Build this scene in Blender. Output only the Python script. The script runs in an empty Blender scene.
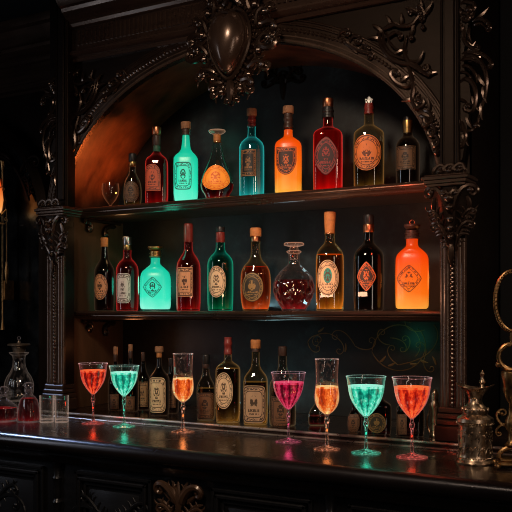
import bpy, bmesh, math, random
from math import sin, cos, tan, atan, pi, sqrt, asin, radians, hypot, atan2, acos
from mathutils import Vector, Matrix
random.seed(7)
SC = bpy.context.scene
COL = SC.collection

# ------------------------------------------------------------------ camera frame
FPX = 850.0
YAW = atan(850 / 1456)
CA, SA = cos(YAW), sin(YAW)
HOR = 311.0
CZ = 1.435                     # camera height above the floor
def px_x(px, Y): return Y * tan(atan((px - 256) / FPX) - YAW)
def depth(x, Y): return -x * SA + Y * CA
def on_level(px, py, z):       # point of a horizontal plane z (world) seen at px,py
    d = FPX * (CZ - z) / (py - HOR); u = (px - 256) / FPX * d
    return u * CA - d * SA, u * SA + d * CA

# ------------------------------------------------------------------ main levels
CTOP = 1.05                    # counter top
STEP = 1.07                    # raised step behind it
SH1 = CZ + 0.0                 # middle shelf top
SH2 = CZ + 0.383               # upper shelf top
YF = 2.40                      # front plane of the carved frame
YB = 2.70                      # back panel
XL, XR = -2.20, -0.77          # opening
AC, AR, AH = -1.505, 0.73, 0.54 # arch centre, half width, rise
ASP = CZ + 0.34               # arch springing
TOPZ = CZ + 1.20

# ------------------------------------------------------------------ mesh collector
class MB:
    def __init__(s): s.v = []; s.f = []; s.uv = {}; s.sm = []
    def add(s, vs, fs, smooth=True):
        o = len(s.v); s.v += [tuple(v) for v in vs]
        for f in fs: s.f.append(tuple(i + o for i in f)); s.sm.append(smooth)
    def box(s, x0, x1, y0, y1, z0, z1, b=0.0):
        if b <= 0:
            s.add([(x0,y0,z0),(x1,y0,z0),(x1,y1,z0),(x0,y1,z0),(x0,y0,z1),(x1,y0,z1),(x1,y1,z1),(x0,y1,z1)],
                  [(0,3,2,1),(4,5,6,7),(0,1,5,4),(1,2,6,5),(2,3,7,6),(3,0,4,7)], False); return
        xs = (x0, x0+b, x1-b, x1); ys = (y0, y0+b, y1-b, y1); zs = (z0, z0+b, z1-b, z1)
        V = {}; vs = []
        def vid(i, j, k):
            key = (i, j, k)
            if key not in V: V[key] = len(vs); vs.append((xs[i], ys[j], zs[k]))
            return V[key]
        fs = []
        a = (1, 2)
        fs += [(vid(1,1,0),vid(1,2,0),vid(2,2,0),vid(2,1,0)), (vid(1,1,3),vid(2,1,3),vid(2,2,3),vid(1,2,3)),
               (vid(1,0,1),vid(2,0,1),vid(2,0,2),vid(1,0,2)), (vid(1,3,1),vid(1,3,2),vid(2,3,2),vid(2,3,1)),
               (vid(0,1,1),vid(0,1,2),vid(0,2,2),vid(0,2,1)), (vid(3,1,1),vid(3,2,1),vid(3,2,2),vid(3,1,2))]
        for (j, jj) in ((0, 1), (3, 2)):
            for (k, kk) in ((0, 1), (3, 2)):
                fs.append((vid(1,j,kk),vid(2,j,kk),vid(2,jj,k),vid(1,jj,k)))
                fs.append((vid(j,1,kk),vid(j,2,kk),vid(jj,2,k),vid(jj,1,k)))
                fs.append((vid(j,kk,1),vid(j,kk,2),vid(jj,k,2),vid(jj,k,1)))
        for i, ii in ((0,1),(3,2)):
            for j, jj in ((0,1),(3,2)):
                for k, kk in ((0,1),(3,2)):
                    fs.append((vid(i,jj,kk),vid(ii,j,kk),vid(ii,jj,k)))
        s.add(vs, fs, False)
    def ring_strip(s, rings, closed=True, cap0=False, cap1=False, smooth=True):
        n = len(rings[0]); vs = [p for r in rings for p in r]; fs = []
        m = n if closed else n - 1
        for i in range(len(rings) - 1):
            for j in range(m):
                k = (j + 1) % n
                fs.append((i*n+j, i*n+k, (i+1)*n+k, (i+1)*n+j))
        if cap0: fs.append(tuple(reversed(range(n))))
        if cap1: fs.append(tuple((len(rings)-1)*n + j for j in range(n)))
        s.add(vs, fs, smooth)
    def lathe(s, prof, n=24, c=(0,0,0), cap0=True, cap1=True, flute=0, amp=0.0, zr=None):
        rings = []
        for r, z in prof:
            ring = []
            for j in range(n):
                t = 2*pi*j/n; q = r
                if flute and (zr is None or zr[0] <= z <= zr[1]): q = r*(1 - amp*(1 - abs(cos(flute*t/2))))
                ring.append((c[0]+q*cos(t), c[1]+q*sin(t), c[2]+z))
            rings.append(ring)
        s.ring_strip(rings, True, cap0, cap1)
    def tube(s, pts, rad, n=7, flat=1.0, nrm=None, caps=True):
        pts = [Vector(p) for p in pts]; m = len(pts)
        if not isinstance(rad, (list, tuple)): rad = [rad]*m
        rings = []; up = Vector(nrm) if nrm else Vector((0.013, -1, 0.021))
        for i, p in enumerate(pts):
            d = (pts[min(i+1, m-1)] - pts[max(i-1, 0)])
            if d.length < 1e-9: d = Vector((1,0,0))
            d.normalize(); a = d.cross(up)
            if a.length < 1e-4: a = d.cross(Vector((1, 0.1, 0)))
            a.normalize(); b = a.cross(d)
            rings.append([p + a*(rad[i]*cos(2*pi*j/n)) + b*(rad[i]*flat*sin(2*pi*j/n)) for j in range(n)])
        s.ring_strip(rings, True, caps, caps)
    def ball(s, c, r, n=8, m=6, sq=(1,1,1)):
        rings = []
        for i in range(1, m):
            p = pi*i/m
            rings.append([(c[0]+r*sq[0]*sin(p)*cos(2*pi*j/n), c[1]+r*sq[1]*sin(p)*sin(2*pi*j/n), c[2]+r*sq[2]*cos(p)) for j in range(n)])
        rings.reverse()
        s.ring_strip(rings, True, True, True)
    def prism_x(s, prof, x0, x1, smooth=False, nx=1):   # profile of (y,z), closed
        rings = [[(x0+(x1-x0)*i/nx, y, z) for y, z in prof] for i in range(nx+1)]
        s.ring_strip(rings, True, True, True, smooth)
    def prism_z(s, prof, z0, z1, smooth=False):
        s.ring_strip([[(x, y, z0) for x, y in prof], [(x, y, z1) for x, y in prof]], True, True, True, smooth)
    def prism_y(s, prof, y0, y1, smooth=False):
        s.ring_strip([[(x, y0, z) for x, z in prof], [(x, y1, z) for x, z in prof]], True, True, True, smooth)
    def build(s, name, material, parent=None, origin=(0,0,0), loc=None, sharp=35, recalc=True):
        me = bpy.data.meshes.new(name)
        o = Vector(origin)
        me.from_pydata([tuple(Vector(v) - o) for v in s.v], [], s.f)
        me.polygons.foreach_set('use_smooth', s.sm)
        for nm, dat in s.uv.items():
            lay = me.uv_layers.new(name=nm)
            for lp in me.loops: lay.data[lp.index].uv = dat[lp.vertex_index]
        me.materials.append(material)
        me.validate(); me.update()
        if recalc:
            bm = bmesh.new(); bm.from_mesh(me); bmesh.ops.recalc_face_normals(bm, faces=bm.faces[:]); bm.to_mesh(me); bm.free()
        try: me.set_sharp_from_angle(angle=radians(sharp))
        except Exception: pass
        ob = bpy.data.objects.new(name, me); COL.objects.link(ob)
        if parent is not None: ob.parent = parent
        if loc is not None: ob.location = loc
        return ob

def tag(o, label=None, cat=None, group=None, kind=None):
    if label: o['label'] = label
    if cat: o['category'] = cat
    if group: o['group'] = group
    if kind: o['kind'] = kind
    return o
def thing(name, label, cat, loc=(0,0,0), rz=0.0, group=None):
    o = bpy.data.objects.new(name, None); COL.objects.link(o)
    o.empty_display_size = 0.05
    o.location = loc; o.rotation_euler = (0, 0, rz)
    return tag(o, label, cat, group)

# ------------------------------------------------------------------ node materials
def lin(c):
    return tuple(((v/255)/12.92 if v/255 <= .04045 else ((v/255+.055)/1.055)**2.4) for v in c)
class NT:
    def __init__(s, name):
        s.m = bpy.data.materials.new(name); s.m.use_nodes = True
        s.t = s.m.node_tree; s.t.nodes.clear()
        s.out = s.t.nodes.new('ShaderNodeOutputMaterial')
    def n(s, typ, **kw):
        nd = s.t.nodes.new('ShaderNode' + typ)
        for k, v in kw.items(): setattr(nd, k, v)
        return nd
    def set(s, nd, **kw):
        for k, v in kw.items():
            k2 = k.replace('_', ' ')
            inp = nd.inputs[k2]
            if hasattr(v, 'is_linked') or isinstance(v, bpy.types.NodeSocket): s.t.links.new(v, inp)
            else:
                if inp.type == 'RGBA' and len(v) == 3: v = (*v, 1)
                inp.default_value = v
        return nd
    def link(s, a, b): s.t.links.new(a, b)
    def math(s, op, a, b=None, c=None, clamp=False):
        nd = s.n('Math', operation=op, use_clamp=clamp)
        for i, v in enumerate((a, b, c)):
            if v is None: continue
            if isinstance(v, (int, float)): nd.inputs[i].default_value = v
            else: s.link(v, nd.inputs[i])
        return nd.outputs[0]
    def ramp(s, fac, stops):
        nd = s.n('ValToRGB'); cr = nd.color_ramp
        while len(cr.elements) < len(stops): cr.elements.new(.5)
        for e, (p, c) in zip(cr.elements, stops):
            e.position = p; e.color = (*c, 1) if len(c) == 3 else c
        s.link(fac, nd.inputs[0]); return nd.outputs[0]
    def mixc(s, fac, a, b):
        nd = s.n('Mix', data_type='RGBA')
        for sock, v in ((nd.inputs[0], fac), (nd.inputs[6], a), (nd.inputs[7], b)):
            if isinstance(v, bpy.types.NodeSocket): s.link(v, sock)
            elif isinstance(v, (int, float)): sock.default_value = v
            else: sock.default_value = (*v, 1) if len(v) == 3 else v
        return nd.outputs[2]
    def mixs(s, fac, a, b):
        nd = s.n('MixShader')
        if isinstance(fac, (int, float)): nd.inputs[0].default_value = fac
        else: s.link(fac, nd.inputs[0])
        s.link(a, nd.inputs[1]); s.link(b, nd.inputs[2]); return nd.outputs[0]
    def done(s, sh): s.link(sh, s.out.inputs[0]); return s.m
    def noise(s, vec, scale, detail=3, rough=.5):
        nd = s.n('TexNoise'); nd.inputs['Scale'].default_value = scale
        nd.inputs['Detail'].default_value = detail; nd.inputs['Roughness'].default_value = rough
        s.link(vec, nd.inputs['Vector']); return nd.outputs[0]
    def coord(s, which='Object', scale=None):
        tc = s.n('TexCoord'); o = tc.outputs[which]
        if scale:
            mp = s.n('Mapping'); mp.inputs['Scale'].default_value = scale; s.link(o, mp.inputs[0]); o = mp.outputs[0]
        return o

def wood(name, c0, c1, rough=.36, scale=(3, 30, 30), bump=.15, coat=.2, spec=.5, stint=(1,.76,.62)):
    t = NT(name); v = t.coord('Object', scale)
    f = t.noise(v, 2.0, 6, .6); f2 = t.noise(t.coord('Object'), 9, 4)
    c = t.ramp(f, [(.3, c0), (.7, c1)])
    p = t.n('BsdfPrincipled'); b = t.n('Bump'); b.inputs['Strength'].default_value = bump; b.inputs['Distance'].default_value = .003
    t.link(f, b.inputs['Height'])
    t.set(p, Base_Color=c, Roughness=t.math('MULTIPLY_ADD', f2, .25, rough-.12), Normal=b.outputs[0], Coat_Weight=coat, Coat_Roughness=.2, Coat_Tint=(1,.78,.64), Specular_IOR_Level=spec, Specular_Tint=stint)
    return t.done(p.outputs[0])
def metal(name, c, rough=.3, var=.25, metallic=1.0, bump=0.0, scale=40):
    t = NT(name); f = t.noise(t.coord('Object'), scale, 4)
    p = t.n('BsdfPrincipled')
    t.set(p, Base_Color=t.mixc(f, tuple(x*(1-var*1.6) for x in c), tuple(min(1, x*(1+var)) for x in c)), Metallic=metallic,
          Roughness=t.math('MULTIPLY_ADD', f, .3, rough-.15))
    if bump:
        b = t.n('Bump'); b.inputs['Strength'].default_value = bump; b.inputs['Distance'].default_value = .002
        t.link(f, b.inputs['Height']); t.set(p, Normal=b.outputs[0])
    return t.done(p.outputs[0])
def matte(name, c, rough=.6, var=.3, scale=60):
    return metal(name, c, rough, var, 0.0, .2, scale)

def thin_glass(name, tint=(1,1,1), edge=None, rough=.03, gloss=1.0, glow=None, gs=0.0, painted_glint=0.0, sscale=130):
    """thin walled glass: straight transmission tinted by the wall, darker where the wall is seen edge on, plus a surface reflection"""
    t = NT(name)
    lw = t.n('LayerWeight'); lw.inputs[0].default_value = .5
    e = edge or tuple(x*.45 for x in tint)
    tr = t.n('BsdfTransparent'); t.link(t.mixc(t.math('POWER', lw.outputs['Facing'], 1.6), tint, e), tr.inputs[0])
    gl = t.n('BsdfGlossy'); gl.inputs['Roughness'].default_value = rough; gl.inputs[0].default_value = (.95, .95, .95, 1)
    fr = t.math('MULTIPLY_ADD', t.math('POWER', lw.outputs['Facing'], 4.5), .9, .045)   # Schlick's Fresnel, same from both sides of the wall
    sh = t.mixs(t.math('MULTIPLY', fr, gloss, clamp=True), tr.outputs[0], gl.outputs[0])
    if glow:
        em = t.n('Emission'); em.inputs[0].default_value = (*glow, 1)  # bright refracted edges of the glass painted as emission
        t.link(t.math('MULTIPLY_ADD', t.math('POWER', lw.outputs['Facing'], 3.0), gs, gs*.008), em.inputs[1])
        if painted_glint:                                     # painted glints: noise emission imitating sparkle on cut facets
            nz = t.noise(t.coord('Object', (1, 1, .55)), sscale, 2, .6)
            sp = t.math('MULTIPLY', t.math('SUBTRACT', nz, .56, clamp=True), painted_glint*6)
            t.link(t.math('ADD', em.inputs[1].links[0].from_socket, sp), em.inputs[1])
        ad = t.n('AddShader'); t.link(sh, ad.inputs[0]); t.link(em.outputs[0], ad.inputs[1]); sh = ad.outputs[0]
    return t.done(sh)

def liquid(name, col, deep, em=.5, lo=.15, rim=.5, noise=0.4, nscale=18, base=None, clear=0.0):
    """drink with painted inner light: emission strongest near its base and along the glass, broken by soft swirls"""
    t = NT(name)
    z = t.n('SeparateXYZ'); t.link(t.coord('Generated'), z.inputs[0])
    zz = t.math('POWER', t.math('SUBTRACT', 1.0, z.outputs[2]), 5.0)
    lw = t.n('LayerWeight'); lw.inputs[0].default_value = .5
    nz = t.noise(t.coord('Object', (1, 1, .3)), nscale, 3)
    nz2 = t.noise(t.coord('Object', (1, 1, .12)), nscale*3.5, 2)
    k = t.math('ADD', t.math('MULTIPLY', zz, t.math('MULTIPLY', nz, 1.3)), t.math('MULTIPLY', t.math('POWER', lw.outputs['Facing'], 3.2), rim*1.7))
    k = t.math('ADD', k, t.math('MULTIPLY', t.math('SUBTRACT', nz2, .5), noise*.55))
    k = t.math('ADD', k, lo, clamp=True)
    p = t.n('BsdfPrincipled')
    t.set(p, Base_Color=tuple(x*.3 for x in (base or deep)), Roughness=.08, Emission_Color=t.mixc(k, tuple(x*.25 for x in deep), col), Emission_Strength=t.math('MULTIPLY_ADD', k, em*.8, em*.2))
    sh = p.outputs[0]
    if clear:
        tr = t.n('BsdfTransparent'); tr.inputs[0].default_value = (*[min(1, x*.85+.06) for x in col], 1)
        sh = t.mixs(t.math('MULTIPLY', t.math('SUBTRACT', 1.0, k), clear), sh, tr.outputs[0])
    return t.done(sh)

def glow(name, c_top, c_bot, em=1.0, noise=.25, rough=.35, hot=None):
    """milky bottle filled with light: emission painted brighter toward its base, no lamp beneath"""
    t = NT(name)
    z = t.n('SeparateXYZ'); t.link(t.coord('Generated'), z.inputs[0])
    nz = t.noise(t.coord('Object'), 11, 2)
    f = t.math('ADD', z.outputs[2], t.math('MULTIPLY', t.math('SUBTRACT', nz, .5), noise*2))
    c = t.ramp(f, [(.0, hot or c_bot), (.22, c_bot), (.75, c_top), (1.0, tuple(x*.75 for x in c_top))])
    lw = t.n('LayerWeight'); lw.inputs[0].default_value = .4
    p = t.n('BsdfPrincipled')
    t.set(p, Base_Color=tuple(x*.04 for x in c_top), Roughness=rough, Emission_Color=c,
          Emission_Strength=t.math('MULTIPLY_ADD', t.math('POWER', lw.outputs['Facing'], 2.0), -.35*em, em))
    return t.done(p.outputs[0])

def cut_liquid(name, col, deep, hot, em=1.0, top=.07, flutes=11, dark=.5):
    """drink in a cut crystal bowl: light painted as emission, bright band at the surface, light and dark facet streaks below"""
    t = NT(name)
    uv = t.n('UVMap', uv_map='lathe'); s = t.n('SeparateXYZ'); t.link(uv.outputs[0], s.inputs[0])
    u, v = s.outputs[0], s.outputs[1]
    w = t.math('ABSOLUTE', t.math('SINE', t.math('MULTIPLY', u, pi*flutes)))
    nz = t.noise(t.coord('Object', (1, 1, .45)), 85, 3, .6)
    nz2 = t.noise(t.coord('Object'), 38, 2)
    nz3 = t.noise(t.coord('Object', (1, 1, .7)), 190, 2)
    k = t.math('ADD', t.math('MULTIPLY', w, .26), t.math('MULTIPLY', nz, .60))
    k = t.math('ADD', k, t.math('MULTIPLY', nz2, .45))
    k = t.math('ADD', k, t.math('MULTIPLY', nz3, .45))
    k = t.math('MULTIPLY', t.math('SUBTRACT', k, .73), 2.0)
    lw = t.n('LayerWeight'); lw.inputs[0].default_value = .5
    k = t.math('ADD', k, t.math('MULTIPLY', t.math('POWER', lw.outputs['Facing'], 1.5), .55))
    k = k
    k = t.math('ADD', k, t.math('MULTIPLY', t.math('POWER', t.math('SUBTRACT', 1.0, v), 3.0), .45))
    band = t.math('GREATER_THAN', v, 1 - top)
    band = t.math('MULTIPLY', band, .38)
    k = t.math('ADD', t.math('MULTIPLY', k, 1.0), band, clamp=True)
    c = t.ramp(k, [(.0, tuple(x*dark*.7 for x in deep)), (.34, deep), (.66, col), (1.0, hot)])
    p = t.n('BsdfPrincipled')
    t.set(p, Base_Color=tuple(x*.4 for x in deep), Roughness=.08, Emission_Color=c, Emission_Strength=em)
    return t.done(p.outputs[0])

def label_mat(name, paper, ink, clear=False, em=0.0, emblem=.36, bars=True, acc=None, inkc=None, seed=0.0):
    """printed paper: border rings, lines of small lettering marks and a central emblem (clear = printed straight on the glass)"""
    t = NT(name)
    fl = t.n('UVMap', uv_map='flat'); rg = t.n('UVMap', uv_map='ring')
    s = t.n('SeparateXYZ'); t.link(fl.outputs[0], s.inputs[0])
    r = t.n('SeparateXYZ'); t.link(rg.outputs[0], r.inputs[0])
    x = t.math('MULTIPLY_ADD', s.outputs[0], 2, -1); y = t.math('MULTIPLY_ADD', s.outputs[1], 2, -1)
    rho = r.outputs[0]; phi = r.outputs[1]
    def band(v, c, w): return t.math('LESS_THAN', t.math('ABSOLUTE', t.math('SUBTRACT', v, c)), w)
    ink_ = t.math('MAXIMUM', band(rho, .93, .035), band(rho, .70, .022))
    # ring of lettering marks
    cb = t.n('CombineXYZ'); t.link(t.math('MULTIPLY', phi, 26), cb.inputs[0]); t.link(t.math('MULTIPLY', rho, 7), cb.inputs[1]); cb.inputs[2].default_value = seed
    n1 = t.noise(cb.outputs[0], 1.6, 1)
    ink_ = t.math('MAXIMUM', ink_, t.math('MULTIPLY', band(rho, .81, .06), t.math('GREATER_THAN', n1, .52)))
    # emblem
    d = t.math('SQRT', t.math('ADD', t.math('POWER', t.math('MULTIPLY', x, 1.1), 2), t.math('POWER', t.math('SUBTRACT', y, .12), 2)))
    cb2 = t.n('CombineXYZ'); t.link(t.math('ABSOLUTE', x), cb2.inputs[0]); t.link(y, cb2.inputs[1]); cb2.inputs[2].default_value = seed + 3
    n2 = t.noise(cb2.outputs[0], 6.5, 2)
    ink_ = t.math('MAXIMUM', ink_, t.math('MULTIPLY', t.math('LESS_THAN', d, emblem), t.math('GREATER_THAN', n2, .49)))
    if bars:
        cb3 = t.n('CombineXYZ'); t.link(t.math('MULTIPLY', x, 16), cb3.inputs[0]); t.link(t.math('MULTIPLY', y, 5), cb3.inputs[1]); cb3.inputs[2].default_value = seed + 7
        n3 = t.noise(cb3.outputs[0], 1.0, 1)
        rows = t.math('MAXIMUM', band(y, -.34, .075), band(y, -.52, .035))
        rows = t.math('MULTIPLY', rows, t.math('LESS_THAN', t.math('ABSOLUTE', x), .48))
        ink_ = t.math('MAXIMUM', ink_, t.math('MULTIPLY', rows, t.math('GREATER_THAN', n3, .46)))
    p = t.n('BsdfPrincipled')
    ag = t.noise(fl.outputs[0], 4, 4)
    pc = t.mixc(ag, tuple(v*.72 for v in paper), tuple(min(1, v*1.12) for v in paper))
    if acc: pc = t.mixc(t.math('LESS_THAN', d, emblem+.06), pc, acc)
    c = t.mixc(t.math('MULTIPLY', ink_, .9), pc, ink)
    t.set(p, Base_Color=c, Roughness=.55)
    if em: t.set(p, Emission_Color=c, Emission_Strength=em)  # painted light: paper and print glow with their own colour
    sh = p.outputs[0]
    if clear:
        tr = t.n('BsdfTransparent')
        sh = t.mixs(t.math('MULTIPLY', ink_, clear), tr.outputs[0], sh)
    return t.done(sh)
# ================================================================== materials of the woodwork
M = {}
M['wood'] = wood('dark_mahogany', (.0026,.0014,.0011), (.0065,.0034,.0026), .46, (3, 30, 30), .15, .05, .16)
M['carve'] = wood('carved_mahogany', (.0065,.004,.003), (.016,.010,.0075), .26, (8, 8, 8), .1, .5, .8)
M['rail'] = wood('polished_mahogany', (.018,.011,.009), (.042,.026,.020), .28, (2, 30, 30), .06, .4, .6)
M['counter'] = wood('polished_counter_wood', (.007,.004,.003), (.020,.011,.008), .24, (1.2, 22, 22), .04, .0, 1.0, (1,.95,.9))
M['counter_front'] = wood('black_stained_wood', (.0030,.0030,.0034), (.0065,.0064,.007), .38, (3, 30, 30), .08, .2, .5, (.85,.9,1))
M['shelf'] = wood('shelf_wood', (.022,.013,.010), (.048,.028,.020), .34, (2, 30, 30), .06, .35, .6)
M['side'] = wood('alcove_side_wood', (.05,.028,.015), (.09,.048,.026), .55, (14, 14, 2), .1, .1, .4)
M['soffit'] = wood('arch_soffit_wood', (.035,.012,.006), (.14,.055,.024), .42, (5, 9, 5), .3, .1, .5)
def patina():
    t = NT('mottled_green_plaster'); v = t.coord('Object')
    f = t.noise(v, 6, 8, .65); g = t.noise(v, 28, 5, .6)
    k = t.math('MULTIPLY_ADD', g, .4, t.math('MULTIPLY', f, .7))
    c = t.ramp(k, [(.42, (.0035,.0026,.002)), (.56, (.0055,.006,.0055)), (.68, (.014,.022,.022)), (.80, (.045,.068,.066))])
    p = t.n('BsdfPrincipled'); b = t.n('Bump'); b.inputs['Strength'].default_value = .3; b.inputs['Distance'].default_value = .004
    t.link(k, b.inputs['Height']); t.set(p, Base_Color=c, Roughness=.5, Normal=b.outputs[0])
    return t.done(p.outputs[0])
M['patina'] = patina()
M['wall'] = matte('dark_plaster_wall', (.010,.011,.012), .8, .3, 12)
M['floor'] = wood('dark_floor_boards', (.02,.012,.008), (.04,.025,.016), .5)
M['gilt'] = metal('dull_gilt_paint', (.22,.115,.04), .5, .35, .4, 0, 60)
def mirror_mat():
    t = NT('aged_mirror'); f = t.noise(t.coord('Object'), 7, 6, .6)
    p = t.n('BsdfPrincipled')
    t.set(p, Base_Color=t.ramp(f, [(.35, (.05,.055,.06)), (.7, (.20,.20,.19))]), Metallic=1.0, Roughness=t.math('MULTIPLY_ADD', f, .25, .08))
    return t.done(p.outputs[0])
M['mirror'] = mirror_mat()

# ================================================================== room shell
def struct(name, mb, m): return tag(mb.build(name, m), kind='structure')
m = MB(); m.box(-5, 3, -2.5, 3.2, -.05, 0); struct('floor', m, M['floor'])
m = MB(); m.box(-5, 3, -2.5, 3.2, 3.4, 3.45); struct('ceiling', m, M['wall'])
m = MB(); m.box(-5, 3, 2.80, 2.90, 0, 3.4); struct('wall_back', m, M['wall'])
m = MB(); m.box(-4.6, -4.5, -2.5, 2.78, 0, 3.4); struct('wall_left', m, M['wall'])
m = MB(); m.box(2.4, 2.5, -2.5, 2.78, 0, 3.4); struct('wall_right', m, M['wall'])

# ================================================================== ornament tools (drawn in a plane: u along, v up, h out)
def plane_map(Y, mirror=None):
    if mirror is None: return lambda u, v, h: (u, Y - h, v)
    return lambda u, v, h: (2*mirror - u, Y - h, v)
def vol(mb, mp, u, v, ang, L, k0, k1, r0, r1, n=22, ball=True, flat=1.0, seg=6, lift=0.0, pw=2.0, turn=7.6):
    """scroll: a tapering rod whose curvature grows from k0 to k1 along its length"""
    if abs(k1) >= 30:                       # a true volute: about one and a quarter turns
        n = max(n, 30); sg = 1 if k1 > 0 else -1; T = turn*sg
        pw = 2.6; k1 = (T/L - k0)*(pw+1) + k0; r1 = min(r1, .55*r0)
    pts = []; a = radians(ang); ds = L/n; path = []
    for i in range(n+1):
        s = i/n
        pts.append(mp(u, v, lift*sin(pi*s))); path.append((u, v, a))
        k = k0 + (k1-k0)*s**pw
        u += cos(a)*ds; v += sin(a)*ds; a += k*ds
    rad = [r0*(.45+.55*min(1, i/3)) + (r1-r0)*i/n for i in range(n+1)]
    mb.tube(pts, rad, seg, flat)
    if ball: mb.ball(pts[-1], r1*1.9, 8, 6)
    return path
def leaf(mb, mp, u, v, ang, L, w, curl=0, flat=.6, lift=.0):
    n = 7; pts = []; rad = []; a = radians(ang); ds = L/n
    for i in range(n+1):
        s = i/n; pts.append(mp(u, v, lift*s)); rad.append(max(.0006, w*sin(pi*(s*.82+.1))**.8*(1-.45*s)))
        u += cos(a)*ds; v += sin(a)*ds; a += curl*ds
    mb.tube(pts, rad, 6, flat)
def acanthus(mb, mp, u, v, ang, L, w, k0, k1, lobes=5, side=(1, -1)):
    """curling leaf: central rib ending in a scroll, fat overlapping lobes curling off its sides"""
    path = vol(mb, mp, u, v, ang, L, k0, k1, w*.50, w*.28, 30, True, .9, 6, .004)
    m = len(path)-1
    for i in range(lobes):
        j = int(m*.62*i/max(1, lobes-1)); pu, pv, pa = path[j]; sc = 1 - .45*i/lobes
        for sd in side:
            ll = w*3.0*sc
            leaf(mb, mp, pu, pv, math.degrees(pa) + sd*26, ll, w*.52*sc, sd*1.5/ll, .75, .003)
def stroke(mb, pts, Y, r0, r1=None, mirror=None, crop=(342,0,3.012), curl=None, lift=.006, flat=1.0, ridges=1, gap=.006):
    """carved scroll along a traced curve; curl=(turns, radius) winds its end into a volute"""
    ox, oy, k = crop; P = []
    for x, y in pts:
        u = px_x(ox+x/k, Y); P.append((u, zpy(ox+x/k, oy+y/k, Y)))
    Q = []
    for i in range(len(P)-1):
        p0 = P[max(0, i-1)]; p1 = P[i]; p2 = P[i+1]; p3 = P[min(len(P)-1, i+2)]
        for j in range(6):
            t = j/6; Q.append(tuple(.5*((2*p1[c])+(-p0[c]+p2[c])*t+(2*p0[c]-5*p1[c]+4*p2[c]-p3[c])*t*t+(-p0[c]+3*p1[c]-3*p2[c]+p3[c])*t**3) for c in (0, 1)))
    Q.append(P[-1])
    if curl:
        turns, rad = curl; sg = 1 if turns > 0 else -1
        a = atan2(Q[-1][1]-Q[-2][1], Q[-1][0]-Q[-2][0]); u, v = Q[-1]; N = int(26*abs(turns)); tot = 2*pi*abs(turns)
        for i in range(N):
            f = i/N; rr = rad*(1-f*.8); da = tot/N; ds = rr*da; a += sg*da; u += cos(a)*ds; v += sin(a)*ds; Q.append((u, v))
    r1 = r0*.55 if r1 is None else r1; n = len(Q)
    for g in range(ridges):
        off = (g-(ridges-1)/2)*gap; pts3 = []; rad_ = []
        for i, (u, v) in enumerate(Q):
            a = Q[min(i+1, n-1)]; b = Q[max(i-1, 0)]; dx, dz = a[0]-b[0], a[1]-b[1]; l = hypot(dx, dz) or 1; s_ = i/(n-1)
            w = sin(pi*min(1, .12+s_*1.1))**.5 if s_ < .8 else max(.35, 1)
            uu = u - dz/l*off*sin(pi*s_)*1.2; vv = v + dx/l*off*sin(pi*s_)*1.2
            if mirror is not None: uu = 2*mirror-uu
            pts3.append((uu, Y - lift*sin(pi*min(1, s_*1.3)), vv)); rad_.append((r0+(r1-r0)*s_)*min(1, .35+s_*5))
        mb.tube(pts3, rad_, 7, flat)
    e = Q[-1]; eu = e[0] if mirror is None else 2*mirror-e[0]
    if curl: mb.ball((eu, Y-.003, e[1]), r1*1.9, 8, 6)
def zpy(px, py, Y): return CZ + (HOR-py)*depth(px_x(px, Y), Y)/FPX
def pxp(x, y, Y, mirror=None, crop=(342,0,3.012)):
    u = px_x(crop[0]+x/crop[2], Y); return (u if mirror is None else 2*mirror-u), zpy(crop[0]+x/crop[2], crop[1]+y/crop[2], Y)
def rosette(mb, mp, u, v, r, n=8):
    for i in range(n):
        a = 2*pi*i/n; leaf(mb, mp, u+.25*r*cos(a), v+.25*r*sin(a), math.degrees(a), r*.85, r*.26, 0, .7, .003)
    mb.ball(mp(u, v, r*.2), r*.33)

# ================================================================== BACK BAR CABINET
cab_o = Vector((AC, 2.5, STEP))
CAB = thing('back_bar_cabinet', 'dark carved wooden back bar cabinet with arched alcove and two bottle shelves', 'cabinet', cab_o + Vector((0, 0, .0006)))
def cpart(name, mb, m, parent=None, label=None, sharp=35):
    o = mb.build(name, m, parent or CAB, cab_o, sharp=sharp)
    if label: o['label'] = label
    return o
def arch_pt(t, dr=0.0):        # t from 0 (right spring) to pi (left spring)
    a, b = AR+dr, AH+dr
    return AC + a*cos(t), ASP + b*sin(t)
NA = 56
# --- back panel
m = MB(); m.box(-2.28, -.69, YB, YB+.02, STEP, TOPZ)
panel = cpart('back_panel', m, M['patina'])
# gilt filigree painted on it, low and toward the far end of the alcove
m = MB(); mp = plane_map(YB-.0008)
def zpy(px, py, Y): return CZ + (HOR-py)*depth(px_x(px, Y), Y)/FPX
def gp(px, py): return px_x(px, YB), zpy(px, py, YB)
def gv(px, py, ang, L, k0, k1, r=.0022): 
    u, v = gp(px, py); vol(m, mp, u, v, ang, L, k0, k1, r, r*.6, 26, True, .35, 5)
gv(372,352, 80, .30, -9, -22); gv(372,352, -60, .32, 9, 16); gv(398,365, 10, .22, 3, 26); gv(398,365, 150, .12, -10, -60)
gv(425,330, 200, .14, -14, -60); gv(355,346, 120, .16, 6, 40); gv(355,346, -30, .14, 12, 50); gv(330,334, -20, .14, -8, -30)
gv(330,334, 170, .13, 10, 50); gv(308,342, 60, .10, -20, -60); gv(308,342, -80, .10, 20, 60); gv(425,357, 70, .10, 20, 70); gv(425,357, -110, .10, 20, 70)
gv(390,338, 0, .12, -10, -60); gv(390,345, 180, .12, -20, -60); gv(405,352, 40, .10, 20, 70)
for px, py, a in ((380,362,30),(388,366,10),(410,364,-10),(420,360,-30),(345,352,70),(318,332,20),(436,365,100)):
    u, v = gp(px, py); leaf(m, mp, u, v, a, .03, .005, 20, .2)
cpart('gilt_filigree', m, M['gilt'], panel, 'thin gilt scroll painting')
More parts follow.
